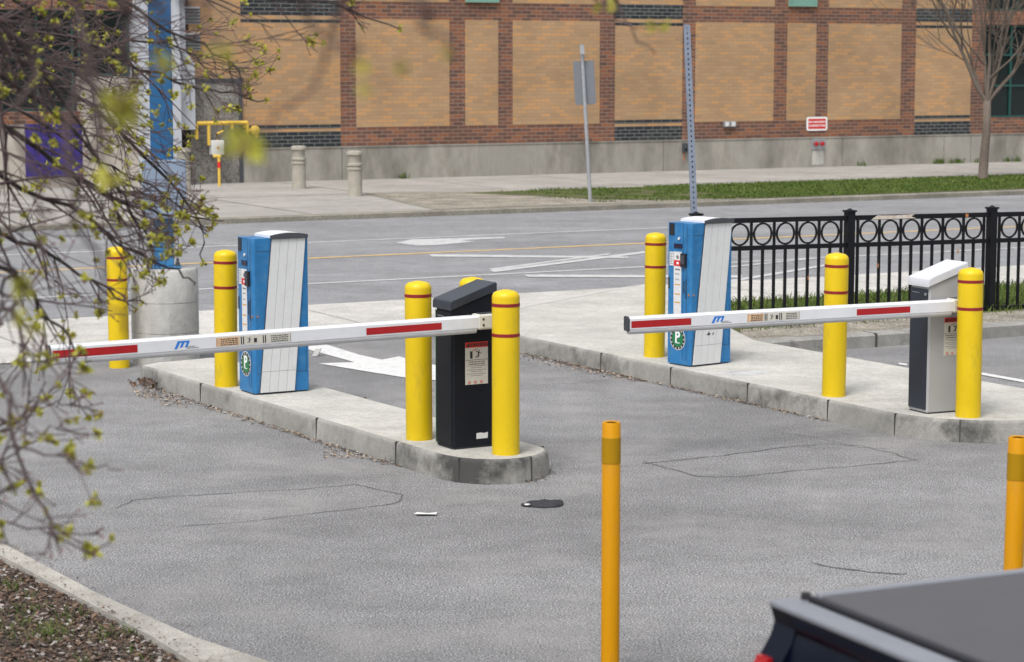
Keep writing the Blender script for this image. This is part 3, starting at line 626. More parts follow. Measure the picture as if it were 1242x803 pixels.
# ------------------------------------------------------------------ fence
FT = 18.25
fo = S(11.87, FT, 0)
fence = empty('iron_fence', fo, STREET_ANG, 'black metal picket fence with a row of rings under its top rail', 'fence')
SPN = 1.83; NP = 7
def fz(x, z): return z-.014*x
for k in range(NP+1):
    x = k*SPN; mb = MB(); zo = -.014*x
    mb.box(x-.042, x+.042, -.042, .042, -.05, 1.215+zo, bev=.004); mb.box(x-.052, x+.052, -.052, .052, 1.216+zo, 1.235+zo); mb.lathe([(.05, 0), (.0, .02)], 4, (x, 0, 1.2355+zo)); mb.build('post', M['fence'], fence)
for k in range(NP):
    x0 = k*SPN+.043; x1 = (k+1)*SPN-.043; mb = MB()
    xs = [x0+.06+(x1-x0-.12)*i/12 for i in range(13)]
    def rail(za, zb, y=.02):
        mb.prism([(-y, za), (y, za), (y, zb), (-y, zb)], lambda p, x: (x, p[0], p[1]-.014*x), x0, x1)
    rail(1.132, 1.18); rail(.862, .906); rail(.16, .20)
    for i, x in enumerate(xs):
        zo = -.014*x
        if i % 2 == 0: mb.box(x-.011, x+.011, -.011, .011, .907+zo, 1.131+zo)
        mb.box(x-.012, x+.012, -.012, .012, .201+zo, .861+zo); mb.box(x-.012, x+.012, -.012, .012, .10+zo, .159+zo)
    mb.build('rail_panel', M['fence'], fence)
    for i in range(6):
        x = xs[2*i+1]; zo = -.014*x; mb = MB(); n_ = 24; r1, r2 = .112, .095; zc = 1.0190+zo
        A = [[(x+r*math.cos(2*math.pi*j/n_), y, zc+r*math.sin(2*math.pi*j/n_)) for j in range(n_)] for r, y in ((r1, -.008), (r1, .008), (r2, .008), (r2, -.008))]
        V = [[mb.v(p) for p in q] for q in A]
        for a in range(4):
            for j in range(n_): mb.bm.faces.new([V[a][j], V[a][(j+1) % n_], V[(a+1) % 4][(j+1) % n_], V[(a+1) % 4][j]])
        mb.build('ring', M['fence'], fence, True, 40)
mb = MB(); mb.prism([(SPN+.26, 1.140), (SPN+.82, 1.135), (SPN+.76, 1.155), (SPN+.80, 1.177), (SPN+.55, 1.172), (SPN+.33, 1.179)], lambda p, d: (p[0], d, p[1]-.033), -.0225, -.0202); mb.build('peeled_patch', M['peel'], fence)
for x in (SPN*1.80, SPN*.72, SPN*1.19, SPN*1.75):
    mb = MB(); mb.box(x, x+.035, -.0225, -.0202, 1.140-.014*x, 1.172-.014*x) if x > SPN*1.79 else mb.box(x, x+.015, -.0150, -.0122, .4+x*.1, .44+x*.1)
    mb.build('rust_spot', M['rust'], fence)

# ------------------------------------------------------------------ yellow bollards
def yellow_bollard():
    o = empty('yellow_bollard', (0, 0, 0), 0, 'x', 'bollard', 'yellow bollards round the gates and ticket machines')
    r = .090
    mb = MB(); mb.lathe([(0, -.02), (r, -.02), (r, 1.02)] + [(r-.045+.045*math.cos(R(a)), 1.02+.045*math.sin(R(a))) for a in range(10, 91, 10)]+[(.02, 1.072), (0, 1.0725)], 48); mb.build('sleeve', M['yellow'], o, True, 60)
    for z in (.965, .77):
        mb = MB(); mb.lathe([(r+.0005, z), (r+.0018, z+.001), (r+.0018, z+.021), (r+.0005, z+.022)], 48); mb.build('red_band', M['red_tape'], o, True, 40)
    return o
yb = yellow_bollard()
BL = [(613.5, 553, ZI, 'yellow bollard at the tip of the left island, right of the black cabinet'),
      (508.5, 535, ZI, 'yellow bollard just left of the black barrier cabinet'),
      (274.5, 470, ZI, 'yellow bollard left of the nearer blue ticket machine'),
      (145, 447, 0, 'yellow bollard on the asphalt beside the round concrete pole base'),
      (793.5, 434, ZI, 'yellow bollard left of the blue ticket machine on the right-hand pad'),
      (1011, 482, ZI, 'yellow bollard standing alone midway along the white barrier arm in front of the fence'),
      (1174, 507.5, ZI, 'yellow bollard in front of the silver barrier cabinet'),
      (573, 527, ZI, 'yellow bollard hidden behind the black barrier cabinet with only its top showing')]
for i, (px, py, z, l) in enumerate(BL):
    o = yb if i == 0 else copy_tree(yb); p = G(px, py, z); o.location = p+Vector((p.x/p.y*.09, .09, 0)); o['label'] = l; o.rotation_euler = (R((.3, -.25, .2, .4, -.3, .2, -.2, .3)[i]), R((0, .15, -.3, .2, .1, .35, .35, 0)[i]), i*1.3)
    o.scale = (1, 1, (1, 1.0, 1.0, 1.0, 1.0, 1.02, 1.0, 1)[i])

# orange delineators
def delineator():
    o = empty('delineator_post', (0, 0, 0), 0, 'x', 'delineator', 'orange flexible delineator posts')
    r = .0405
    prof = arc(0, 0, r, 0, 360, 28)[:-1]
    mb = MB(); mb.lathe([(r*.6, 1.142), (r*.9, 1.145), (r, 1.138), (r, .04), (r+.02, .03), (.10, .028), (.10, 0.001)], 32); mb.build('tube', M['orange'], o, True, 40)
    mb = MB(); mb.lathe([(r+.0004, .965), (r+.0015, .966), (r+.0015, 1.078), (r+.0004, 1.079)], 32); mb.build('reflective_band', M['olive'], o, True, 40)
    return o
dl = delineator()
for i, (px, py, Y, l) in enumerate(((741.5, 515, 9.65, 'upright orange delineator post in the middle of the foreground'), (1231.5, 535, 9.26, 'orange delineator post rising behind the dark truck'))):
    o = dl if i == 0 else copy_tree(dl); p = D(px, py, Y); o.location = (p.x, Y, 0); o['label'] = l
    if i: o.rotation_euler = (0, R(.6), 0)

# ------------------------------------------------------------------ round concrete base and blue pole
cb_ = Vector((-3.12, 20.15, 0))
mb = MB(); mb.lathe([(0, -.05), (.302, -.05), (.30, .28), (.297, .283), (.302, .288), (.30, .55), (.297, .553), (.302, .558), (.30, .83), (.285, .85), (0, .852)], 48)
o = mb.build('pole_base', M['old_concrete'], None, True, 40); o.location = cb_; tag(o, 'round weathered concrete base under the blue pole', 'pole base')
pole = empty('blue_pole', cb_+Vector((0, 0, .853)), R(8), 'tall square blue pole bolted to a round concrete base', 'pole')
mb = MB(); mb.box(-.15, .15, -.13, .13, 0, .018, bev=.003); mb.build('base_plate', M['post_blue_faded'], pole)
for sx in (-.12, .12):
    for sy in (-.1, .1):
        mb = MB(); mb.lathe([(.011, .018), (.011, .07), (0, .07)], 8, (sx, sy, 0)); mb.lathe([(.02, .0185), (.02, .036), (0, .036)], 6, (sx, sy, 0)); mb.build('bolt', M['dark_grey'], pole)
mb = MB(); mb.box(-.088, .088, -.08, .08, .019, .62, bev=.006); mb.build('lower_shaft', M['post_blue_faded'], pole)
mb = MB(); mb.box(-.1, .1, -.085, .085, .621, 4.2, bev=.006); mb.build('shaft', M['post_blue'], pole)
mb = MB(); mb.box(-.175, .21, -.19, -.0865, .45, .97, bev=.006); mb.build('control_box', M['cabinet_grey'], pole)
mb = MB(); mb.box(-.165, .20, -.194, -.1905, .46, .96); mb.build('control_box_door', M['cabinet_grey'], pole)

# ------------------------------------------------------------------ ticket machines
DM, WM, HM = .28, .46, 1.196
def ticket_machine(second):
    o = empty('ticket_machine', (0, 0, 0), 0, 'x', 'ticket machine', 'blue parking ticket machines')
    L = FL(DM)
    mb = MB(); mb.prism([(0, .018), (.018, 0), (WM-.006, 0), (WM, .006), (WM, DM), (0, DM)], lambda p, z: (p[0], p[1], z), .012, HM); mb.build('body', M['blue'], o)
    mb = MB(); mb.box(.012, WM-.012, .012, DM-.012, 0, .012); mb.build('plinth', M['dark_grey'], o)
    # doors: thin seams
    mb = MB()
    for h in (.185, .232): mb.rect(h, h+.003, .05, HM-.02, .0003, .0012, L)
    mb.rect(.235, .262, HM-.10, HM-.097, .0003, .0012, L)
    for x0, x1, z in ((.03, WM-.02, .16), (.03, WM*.31, HM-.10)): mb.rect(x0, x1, z, z+.003, .0003, .0012, FR)
    mb.rect(WM-.024, WM-.021, .16, .5, .0003, .0012, FR)
    mb.build('door_seam', M['ink'], o)
    # sash of four strips on the front-right face
    b0, b1, t0, t1 = (.10, .72, .34, .945) if not second else (.05, .715, .335, .965)
    fr_ = MB(); sa = MB()
    def X(f, v): return WM*((b0+(b1-b0)*f)*(1-v)+(t0+(t1-t0)*f)*v)
    fr_.plate([(X(0, 0)-.004, .014), (X(1, 0)+.004, .014), (X(1, 1)+.004, HM-.002), (X(0, 1)-.004, HM-.002)], .0005, .008, FR); fr_.build('sash_backing', M['dark_grey'], o)
    for k in range(4):
        g = .004
        for va, vb in ((.0, .135), (.137, 1)):
            za, zb = .016+(HM-.02)*va, .016+(HM-.02)*vb
            sa.plate([(X(k/4+g, va), za), (X((k+1)/4-g, va), za), (X((k+1)/4-g, vb), zb), (X(k/4+g, vb), zb)], .0085, .016, FR)
    sa.build('sash', M['sash'], o)
    # cap over the top
    xa, xb = X(0, 1)-.012, X(1, 1)+.012; n_ = 10
    prof = [(xa+(xb-xa)*k/n_, HM+.012+.024*math.sin(math.pi*(.12+.76*k/n_))) for k in range(n_+1)]
    mb = MB(); mb.prism([(xa, HM+.001)]+prof+[(xb, HM+.001)], lambda p, y: (p[0], y, p[1]), -.012, DM+.01); mb.build('cap', M['cap_metal'], o, True, 35)
    prof2 = [(p[0], p[1]+.002) for p in prof]; prof2[0] = (xa-.004, prof2[0][1]-.002); prof2[-1] = (xb+.004, prof2[-1][1]-.002)
    mb = MB(); mb.prism([(xa-.002, HM-.006)]+prof2+[(xb+.002, HM-.006)], lambda p, y: (p[0], y, p[1]), -.028, -.0125); mb.build('cap_lip', M['dark_grey'], o, True, 35)
    # panel facing the lane
    sc_ = DM/.28
    mb = MB(); mb.rect(.014, .075, 1.09, 1.19, .0005, .004, L); mb.build('camera_window', M['black'], o)
    mb = MB(); mb.plate(arc(.135, 1.065, .012, 0, 360, 12)[:-1], .0005, .008, L); mb.build('speaker_button', M['sticker_white'], o)
    mb = MB(); mb.rect(.075, .175, .985, 1.022, .0005, .006, L); mb.build('display', M['screen'], o)
    mb = MB(); mb.rect(.016, .066, .835, .95, .0005, .0015, L); mb.build('instruction_label', M['sticker_white'], o)
    mb = MB()
    for k in range(7): mb.rect(.022, .058-.01*(k % 2), .85+.014*k, .855+.014*k, .0016, .0022, L)
    mb.build('label_print', M['ink_grey'], o)
    st_ = MB(); st_.rect(.07, .165, .40, .955, .0005, .0015, L); strp = st_.build('label_strip', M['sticker_white'], o)
    mb = MB(); mb.rect(.072, .163, .835, .883, .0016, .0024, L); mb.build('red_label', M['ink_red'], strp)
    mb = MB(); mb.rect(.105, .135, .85, .868, .0025, .003, L); mb.build('red_label_icon', M['ink_white'], strp)
    mb = MB()
    mb.plate(arc(.117, .91, .016, 0, 360, 12)[:-1], .0016, .0022, L); mb.plate([(.09, .80), (.15, .80), (.145, .812), (.085, .812)], .0016, .0022, L)
    for z in (.77, .765, .725, .718): mb.rect(.09, .14, z, z+.003, .0016, .0022, L)
    mb.build('label_print', M['ink_grey'], strp)
    mb = MB()
    for z in (.675, .595, .525): mb.rect(.085, .15, z, z+.010, .0016, .0022, L)
    mb.build('label_icons', M['ink_orange'], strp)
    mb = MB(); mb.rect(.172, .232, .832, .945, .0005, .022, L); mb.build('card_reader', M['black'], o)
    mb = MB(); mb.rect(.18, .224, .86, .93, .0225, .024, L); mb.build('reader_face', M['dark_grey'], o)
    mb = MB(); mb.rect(.003, .018, .64, .735, .0005, .004, L); mb.rect(.196, .204, .615, .715, .0005, .004, L); mb.rect(.222, .228, .57, .73, .0005, .004, L); mb.build('ticket_slot', M['ink'], o)
    mb = MB(); mb.plate(arc(.262, .60, .009, 0, 360, 10)[:-1], .0005, .006, L); mb.plate(arc(.035, .60, .007, 0, 360, 10)[:-1], .0005, .005, FR); mb.build('lock', M['rust'], o)
    # round parking emblem
    cx_, cz_ = .125, .225
    mb = MB(); mb.plate(arc(cx_, cz_, .096, 0, 360, 36)[:-1], .0005, .0012, L); em = mb.build('parking_emblem', M['ink_white'], o)
    mb = MB(); n_ = 60; mb.plate(arc(cx_, cz_, .092, 0, 360, 36)[:-1], .0013, .0018, L); mb.build('emblem_ring', M['ink'], em)
    mb = MB()
    for k in range(14):
        a = k*360/14; mb.plate([(cx_+math.cos(R(a+da))*rr*1.0, cz_+math.sin(R(a+da))*rr) for rr, da in ((.073, -4), (.088, -4), (.088, 4), (.073, 4))], .0019, .0023, L)
    mb.build('ring_marks', M['sticker_cream'], em)
    mb = MB(); mb.plate(arc(cx_, cz_, .068, 0, 360, 36)[:-1], .0019, .0024, L); mb.build('emblem_disc', M['ink_green'], em)
    text('P', .125, L@TR(cx_, cz_+.012, .0032), 'letter', M['ink_white'], em, bold=.004)
    mb = MB(); mb.rect(cx_-.028, cx_+.028, cz_-.038, cz_-.031, .0025, .0031, L); mb.build('emblem_bar', M['ink_white'], em)
    if second:
        mb = MB(); mb.plate([(.17, .262), (.20, .256), (.215, .27), (.20, .275), (.195, .29), (.19, .275)], .0165, .018, FR); mb.plate([(.235, .255), (.248, .262), (.25, .28), (.24, .272)], .0165, .018, FR); mb.build('scuff_mark', M['ink'], o)
    return o
m1 = ticket_machine(False); p = G(308.5, 479.5, ZI); m1.location = p; m1.rotation_euler.z = R(29.9); m1['label'] = 'blue ticket machine with a pale slanted sash on the nearer left island'
m2 = ticket_machine(True); p = G(836.5, 445.5, ZI); m2.location = p; m2.rotation_euler.z = R(37); m2['label'] = 'blue ticket machine with black scuffs on its sash, at the end of the fence'

# ------------------------------------------------------------------ barrier gates
DG, WG = .235, .31
def person_icon(M4, h, v, s, o0):      # running figure struck by an arm
    out = []
    def P_(pts): out.append([(h+a*s, v+b*s) for a, b in pts])
    P_(arc(.30, .88, .09, 0, 360, 10)[:-1])
    P_([(.18, .78), (.34, .74), (.30, .38), (.12, .42)])
    P_([(.12, .42), (.24, .42), (.02, .10), (-.22, -.04), (-.26, .02), (-.04, .18)])
    P_([(.20, .42), (.32, .40), (.30, .14), (.10, -.02), (.05, .05), (.2, .2)])
    P_([(.20, .74), (.16, .62), (-.08, .72), (-.2, .9), (-.12, .93), (-.02, .8)])
    P_([(.32, .74), (.34, .60), (.52, .48), (.62, .56), (.6, .62), (.5, .58)])
    return out
def gate(dark, L1, zb, tilt, name_label, lip_len):
    o = empty('barrier_gate', (0, 0, 0), 0, name_label, 'barrier gate', 'automatic barrier gates with lowered white arms')
    L = FL(DG); body, lid = (('navy_cabinet', 'navy_lid') if dark else ('silver_cabinet', 'white_lid'))
    sl_ = .10/WG
    c = .014
    base_poly = [(0, c), (c, 0), (WG-c, 0), (WG, c), (WG, DG-c), (WG-c, DG), (c, DG), (0, DG-c)]
    mb = MB(); A = [mb.v((x, y, .012)) for x, y in base_poly]; B = [mb.v((x, y, .925+.095*x/WG)) for x, y in base_poly]
    for i in range(8): mb.bm.faces.new([A[i], A[(i+1) % 8], B[(i+1) % 8], B[i]])
    mb.bm.faces.new(A[::-1]); mb.bm.faces.new(B); mb.build('cabinet', M[body], o)
    mb = MB(); mb.box(.01, WG-.01, .01, DG-.01, 0, .012); mb.build('base_frame', M['dark_grey'], o)
    mb = MB()
    prof = [(-.018, .922), (-.018, .962), (-.012, .978), (.004, .988), (.03, .995), (WG+.008, 1.092), (WG+.016, 1.085), (WG+.016, 1.035)]
    mb.prism(prof, lambda p, y: (p[0], y, p[1]), -.014, DG+.014); 
    es = [e for e in mb.bm.edges if abs(e.verts[0].co.y-e.verts[1].co.y) < 1e-5]
    bmesh.ops.bevel(mb.bm, geom=es, offset=.005, segments=2, affect='EDGES', clamp_overlap=True)
    mb.build('lid', M[lid], o, True, 30)
    mb = MB(); mb.rect(.012, DG-.012, .03, .905, .0005, .006, L)
    dr = mb.build('door', M['navy_cabinet' if dark else 'slate'], o)
    mb = MB(); mb.plate(arc(DG-.035, .868, .010, 0, 360, 14)[:-1], .0065, .012, L); mb.rect(.035, .12, .872, .876, .0065, .0075, L); mb.build('door_lock', M['steel'], dr)
    if dark:
        mb = MB(); mb.rect(-.0, .008, .02, .91, .0005, .003, L); mb.build('green_edge', M['ink_green'], o)
        mb = MB(); mb.plate([(.175, .06), (.26, .06), (.262, .10), (.232, .095), (.205, .10), (.175, .098)], .0005, .0015, FR); mb.build('worn_label', M['sticker_white'], o)
    # warning sign on the face under the arm
    h0, h1, v0, v1 = (.092, .262, .425, .705) if dark else (.135, .285, .42, .695)
    mb = MB(); mb.rect(h0, h1, v0, v1, .0005, .002, FR); ws = mb.build('warning_sign', M['sticker_cream'], o)
    hh = v1-v0; hw = h1-h0; hc = (h0+h1)/2
    mb = MB(); mb.rect(h0, h1, v1-.036, v1, .0021, .0028, FR); mb.build('red_header', M['ink_red'], ws)
    text('WARNING', .031, FR@TR(hc+.012, v1-.019, .0036), 'lettering', M['ink'], ws, bold=.0008)
    mb = MB()
    mb.plate([(h0+.006, v1-.031), (h0+.030, v1-.031), (h0+.018, v1-.008)], .0029, .0036, FR)
    mb.build('warning_triangle', M['ink'], ws); mb = MB(); mb.rect(h0, h1, v1-.119, v1-.1165, .0021, .0028, FR); mb.build('divider_line', M['ink'], ws); mb = MB(); mb.rect(h0+.036, h0+.054, v1-.108, v1-.060, .0021, .0028, FR); mb.build('cabinet_pictogram', M['ink'], ws); mb = MB()
    for pp in person_icon(FR, h0+.088, v1-.104, .052, 0): mb.plate(pp, .0021, .0028, FR)
    for (a, b) in ((h0+.075, v1-.052), (h0+.087, v1-.049), (h0+.08, v1-.063)): mb.rect(a, a+.008, b, b+.004, .0021, .0028, FR)
    mb.build('pictogram', M['ink'], ws)
    mb = MB(); mb.plate([(h0+.054, v1-.062), (h0+.056, v1-.056), (h0+.072, v1-.047), (h0+.074, v1-.052)], .0021, .0028, FR)
    for k in range(3):
        c0 = h0+.03+k*.045; cz = v0+.014
        mb.plate(arc(c0, cz, .010, 0, 180, 10)+arc(c0, cz, .0075, 180, 0, 10), .0021, .0028, FR); mb.plate(arc(c0, cz, .010, 180, 360, 10)+arc(c0, cz, .0075, 360, 180, 10), .0021, .0028, FR)
        mb.plate([(c0-.007, cz-.005), (c0-.005, cz-.007), (c0+.007, cz+.005), (c0+.005, cz+.007)], .0029, .0033, FR)
    mb.build('red_symbols', M['ink_red'], ws)
    text('Moving Gate Can Cause', .0125, FR@TR(hc, v1-.130, .0028), 'lettering', M['ink'], ws)
    text('Serious Injury or Death', .0125, FR@TR(hc, v1-.145, .0028), 'lettering', M['ink'], ws)
    mb = MB(); rr_ = random.Random(3)
    for k in range(6):
        v = v1-.160-.0115*k-(.003 if k > 1 else 0)-(.004 if k > 3 else 0); x = hc-hw*.42*(1 if k % 2 == 0 else .6); xe = hc+hw*.42*(1 if k % 2 == 0 else .6)
        while x < xe: l_ = rr_.uniform(.005, .014); mb.rect(x, min(x+l_, xe), v, v+.004, .0021, .0026, FR); x += l_+.003
    mb.build('fine_print', M['ink_grey'], ws)
    # arm: local frame u runs from the pivot end to the tip (towards -x)
    TB = Matrix.Translation((WG-.02, 0, zb))@Matrix.Rotation(R(tilt), 4, 'Y')
    AM = TB@Matrix(((-1,0,0,0),(0,1,0,0),(0,0,1,0),(0,0,0,1)))
    prof = [(-.052, .048), (-.060, .040), (-.102, .040), (-.110, .030), (-.110, -.030), (-.104, -.036), (-.060, -.036), (-.052, -.030)]
    prof = [(-.060, .052), (-.098, .052), (-.110, .038), (-.110, -.030), (-.104, -.038), (-.058, -.038), (-.050, -.030), (-.050, .044)]
    mb = MB(AM); mb.prism(prof, lambda p, u: (u, p[0], p[1]), .13, L1); arm = mb.build('boom_arm', M['boom_white'], o)
    mb = MB(AM); lp = [(-.085+.026*math.cos(R(a)), -.0385+.028*math.sin(R(a))) for a in range(180, 361, 15)]
    mb.prism(lp, lambda p, u: (u, p[0], p[1]), .17, L1); mb.build('rubber_edge', M['boom_lip'], arm, True, 40)
    mb = MB(AM); mb.prism([(p[0]*1.0, p[1]) for p in [(-.055, .055), (-.100, .055), (-.113, .040), (-.113, -.030), (-.106, -.043), (-.052, -.043), (-.047, -.030), (-.047, .046)]], lambda p, u: (u, p[0], p[1]), L1+.0005, L1+.012); mb.build('end_cap', M['dark_grey'], arm)
    # clamp bracket
    mb = MB(AM); mb.box(.0, .16, -.112, -.014, -.045, .056, bev=.012); mb.build('arm_clamp', M['cream'], o)
    mb = MB(AM); mb.tube([(.075, -.013, 0), (.075, .0, 0)], .04, 16); mb.build('pivot_shaft', M['steel'], o)
    mb = MB(AM)
    for u in (.025, ): 
        for z in (-.015, .025): mb.box(u, u+.010, -.1145, -.1122, z, z+.010)
    for u in (.115,):
        for z in (-.020, .018): mb.box(u, u+.014, -.1145, -.1122, z, z+.014)
    mb.box(.02, .14, -.10, -.03, .0565, .060); mb.build('bolt', M['dark_grey'], o)
    AF = AM@Matrix(((1,0,0,0),(0,0,-1,-.110),(0,1,0,0),(0,0,0,1)))       # (u, v, out) on the arm's front
    def arect(u0, u1, v0, v1, mkey, nm, o0=.0004, o1=.0012, par=None):
        mb = MB(); mb.rect(u0, u1, v0, v1, o0, o1, AF); return mb.build(nm, M[mkey], par or arm)
    q = (lambda frac: .0+L1*frac)
    arect(.43 if dark else .53, .97 if dark else .98, -.022, .022, 'red_reflect', 'reflective_stripe')
    arect(L1-.535 if dark else L1-.47, L1-.012, -.022, .024, 'red_reflect', 'reflective_stripe')
    return o, arm, AF, L1
def boom_marks(arm, AF, u_sticker, wst, u_logo):
    # u decreases towards the pivot = to the right in the photograph
    FM = AF@Matrix(((-1,0,0,0),(0,1,0,0),(0,0,1,0),(0,0,0,1)))
    def MBX(): return MB(AF)
    u0 = u_sticker
    # sticker: tan block, pictogram block, text block, left (larger u) to right
    def blk(a, b, mk, nm):
        mb = MB(); mb.rect(u0-b, u0-a, -.024, .030, .0004, .0012, AF); return mb.build(nm, M[mk], arm)
    w1, w2, w3 = wst*.31, wst*.36, wst*.33
    blk(0, w1-.002, 'sticker_tan', 'warning_sticker'); blk(w1, w1+w2, 'sticker_cream', 'pictogram_sticker'); blk(w1+w2+.002, wst, 'sticker_cream', 'notice_sticker')
    mb = MB(); rr_ = random.Random(9)
    for (a, b) in ((.03, w1-.01), (w1+w2+.03, wst-.02)):
        for k in range(4):
            x = a; v = .018-.0115*k
            while x < b: l_ = rr_.uniform(.006, .02); mb.rect(u0-min(x+l_, b), u0-x, v-.003, v+.003, .0013, .0018, AF); x += l_+.004
    for x in (w1+.008, w1+.022, w1+w2-.012, w1+w2-.026): mb.rect(u0-x-.007, u0-x, -.022, .026, .0013, .0018, AF)
    mb.rect(u0-w1-.115, u0-w1-.095, -.015, .012, .0013, .0018, AF)
    for (a, b) in ((.004, .006), (wst-.006, wst-.004)): mb.rect(u0-b, u0-a, -.023, .029, .0013, .0018, AF)
    mb.build('sticker_print', M['ink'], arm)
    mb = MB(); AFm = AF@Matrix.Translation((u0-w1-.058, 0, 0))@Matrix.Diagonal((-1, 1, 1, 1))
    for pp in person_icon(None, 0, -.014, .034, 0): mb.plate(pp, .0013, .0018, AFm)
    mb.build('sticker_figure', M['ink'], arm)
    # slanted blue letter m with a small grey line of print
    mb = MB(); LM = AF@Matrix.Translation((u_logo, .003, 0))@Matrix.Diagonal((-1.45, 1.3, 1, 1))
    sh = lambda pts: [(a+b*.45, b) for a, b in pts]
    for pts in ([(0, -.018), (.013, -.018), (.013, .018), (0, .018)], [(.022, -.012), (.033, -.012), (.033, .018), (.022, .018)], [(.044, -.012), (.055, -.012), (.055, .014), (.050, .0185), (.044, .0185)]): mb.plate(sh(pts), .0005, .0012, LM)
    mb.plate(sh([(.013, .010), (.022, .010), (.022, .018), (.013, .018)]), .0005, .0012, LM); mb.plate(sh([(.033, .010), (.044, .010), (.044, .018), (.033, .018)]), .0005, .0012, LM)
    mb.build('maker_mark', M['ink_blue'], arm)
    mb = MB()
    mb.rect(.045, .085, -.012, -.009, .0005, .001, LM); mb.rect(.045, .10, -.019, -.016, .0005, .001, LM); mb.build('maker_print', M['ink_grey'], arm)

g1, arm1, AF1, _ = gate(True, 3.03, .842, -.4, 'black barrier gate cabinet with a long lowered white arm on the left island', 0)
g1.location = G(549.5, 546, ZI); g1.rotation_euler.z = R(29.9)
boom_marks(arm1, AF1, 1.99, .50, 2.25)
g2, arm2, AF2, _ = gate(False, 2.78, .785, 0, 'silver barrier gate cabinet with a white lid and arm on the right-hand pad', 0)
g2.location = G(1124, 502.5, ZI); g2.rotation_euler.z = R(25)
boom_marks(arm2, AF2, 1.87, .42, 2.14)

# ------------------------------------------------------------------ pickup truck, lower right
tr = empty('pickup_truck', (.645, 5.50, 0), R(25), 'dark navy pickup with a flat grey bed cover and a red tail light', 'pickup truck')
# local: +x forward, -y towards the truck's right side; rear left corner at the origin
TW, TL, TH = 1.90, 1.95, 1.36
mb = MB()
prof_side = [(0.00, TH-.012), (0.012, TH-.05), (.0, TH-.085), (-.03, TH-.13), (-.04, TH-.32), (-.02, .75), (.02, .5), (TL+.3, .5), (TL+.3, TH-.012)]
mb.prism(prof_side, lambda p, y: (p[0], y, p[1]), -.10, .0)
mb.prism(prof_side, lambda p, y: (p[0], y, p[1]), -TW, -TW+.10)
mb.box(.05, TL+.3, -TW+.101, -.101, .55, .62); mb.box(TL+.2, TL+.3, -TW+.101, -.101, .62, TH-.02)
mb.build('bed', M['truck'], tr, True, 30)
mb = MB(); mb.prism([(-.0, TH-.0125), (-.004, TH-.03), (-.0, TH-.045), (.012, TH-.06), (-.01, TH-.12), (-.02, TH-.3), (-.015, TH-.4), (-.015, .62), (.09, .62), (.09, TH-.008)], lambda p, y: (p[0], y, p[1]), -TW+.102, -.102); mb.build('tailgate', M['truck'], tr, True, 30)
mb = MB(); mb.box(-.008, .075, -TW, 0, TH-.011, TH+.006, bev=.006); mb.build('tailgate_cap', M['truck_sky_grey'], tr)
for y0, y1 in ((-.10, 0), (-TW, -TW+.10)):
    mb = MB(); mb.box(.076, TL+.3, y0, y1, TH-.011, TH+.004, bev=.005); mb.build('bed_rail', M['rail_grey'], tr)
mb = MB(); mb.box(.10, TL+.28, -TW+.07, -.07, TH-.005, TH+.018, bev=.008); mb.build('tonneau_cover', M['tonneau'], tr)
mb = MB()
mb.box(.0765, .0995, -TW+.05, -.05, TH-.011, TH+.008); mb.box(.75, .756, -TW+.08, -.08, TH+.0185, TH+.0195)
mb.tube([(.088, -.03, TH+.010), (.088, -TW+.03, TH+.010)], .008, 8); mb.lathe([(.0, .022), (.012, .020), (.014, .0), (0, 0)], 14, (.086, -.026, TH))
mb.build('cover_seal', M['black'], tr)
for y0, y1 in ((-.069, -.045), (-TW+.045, -TW+.069)):
    mb = MB(); mb.box(.10, TL+.28, y0, y1, TH-.006, TH+.024, bev=.006); mb.build('cover_rail', M['rail_grey'], tr)
for y0, y1 in ((-.08, .012), (-TW-.012, -TW+.08)):
    mb = MB(); mb.prism([(-.035, TH-.42), (-.065, TH-.38), (-.07, TH-.20), (-.058, TH-.140), (-.03, TH-.112), (.10, TH-.125), (.16, TH-.22), (.14, TH-.42)], lambda p, y: (p[0], y, p[1]), y0, y1)
    es = list(mb.bm.edges); bmesh.ops.bevel(mb.bm, geom=es, offset=.022, segments=4, affect='EDGES', clamp_overlap=True); mb.build('tail_light', M['tail_red'], tr, True, 50)
mb = MB(); mb.box(-.16, 0, -TW+.02, -.02, .48, .62, bev=.02); mb.build('bumper', M['steel'], tr)
mb = MB(); cabp = [(TL+.31, .5), (TL+.31, TH+.05), (TL+.45, 1.82), (TL+1.6, 1.85), (TL+2.2, TH), (TL+3.5, TH-.1), (TL+3.6, .9), (TL+3.6, .5)]
mb.prism(cabp, lambda p, y: (p[0], y, p[1]), -TW+.02, -.02); cab = mb.build('cab', M['truck'], tr)
mb = MB()
for y0, y1 in ((-.0195, -.015), (-TW+.015, -TW+.0195)): mb.prism([(TL+.45, TH+.06), (TL+.55, 1.74), (TL+1.52, 1.77), (TL+1.98, TH+.06)], lambda p, y: (p[0], y, p[1]), y0, y1)
mb.prism([(-TW+.2, TH+.1), (-.2, TH+.1), (-.3, 1.74), (-TW+.3, 1.74)], lambda p, d: (TL+.305+(p[1]-TH-.05)*.27+d, p[0], p[1]), -.012, -.004)
mb.build('window', M['auto_glass'], cab)
for x in (.75, TL+2.75):
    for y in (-.13, -TW+.13):
        mb = MB(Matrix.Translation((x, y, .38))@Matrix.Rotation(R(90), 4, 'X')); mb.lathe([(.2, -.12), (.36, -.12), (.38, -.09), (.38, .09), (.36, .12), (.2, .12), (.2, -.12)], 32); wh = mb.build('wheel', M['tyre'], tr, True, 40)
        mb = MB(Matrix.Translation((x, y, .38))@Matrix.Rotation(R(90), 4, 'X')); mb.lathe([(0, -.10), (.08, -.11), (.2, -.09), (.2, .09), (.08, .11), (0, .10)], 20); mb.build('rim', M['rim'], wh, True, 40)

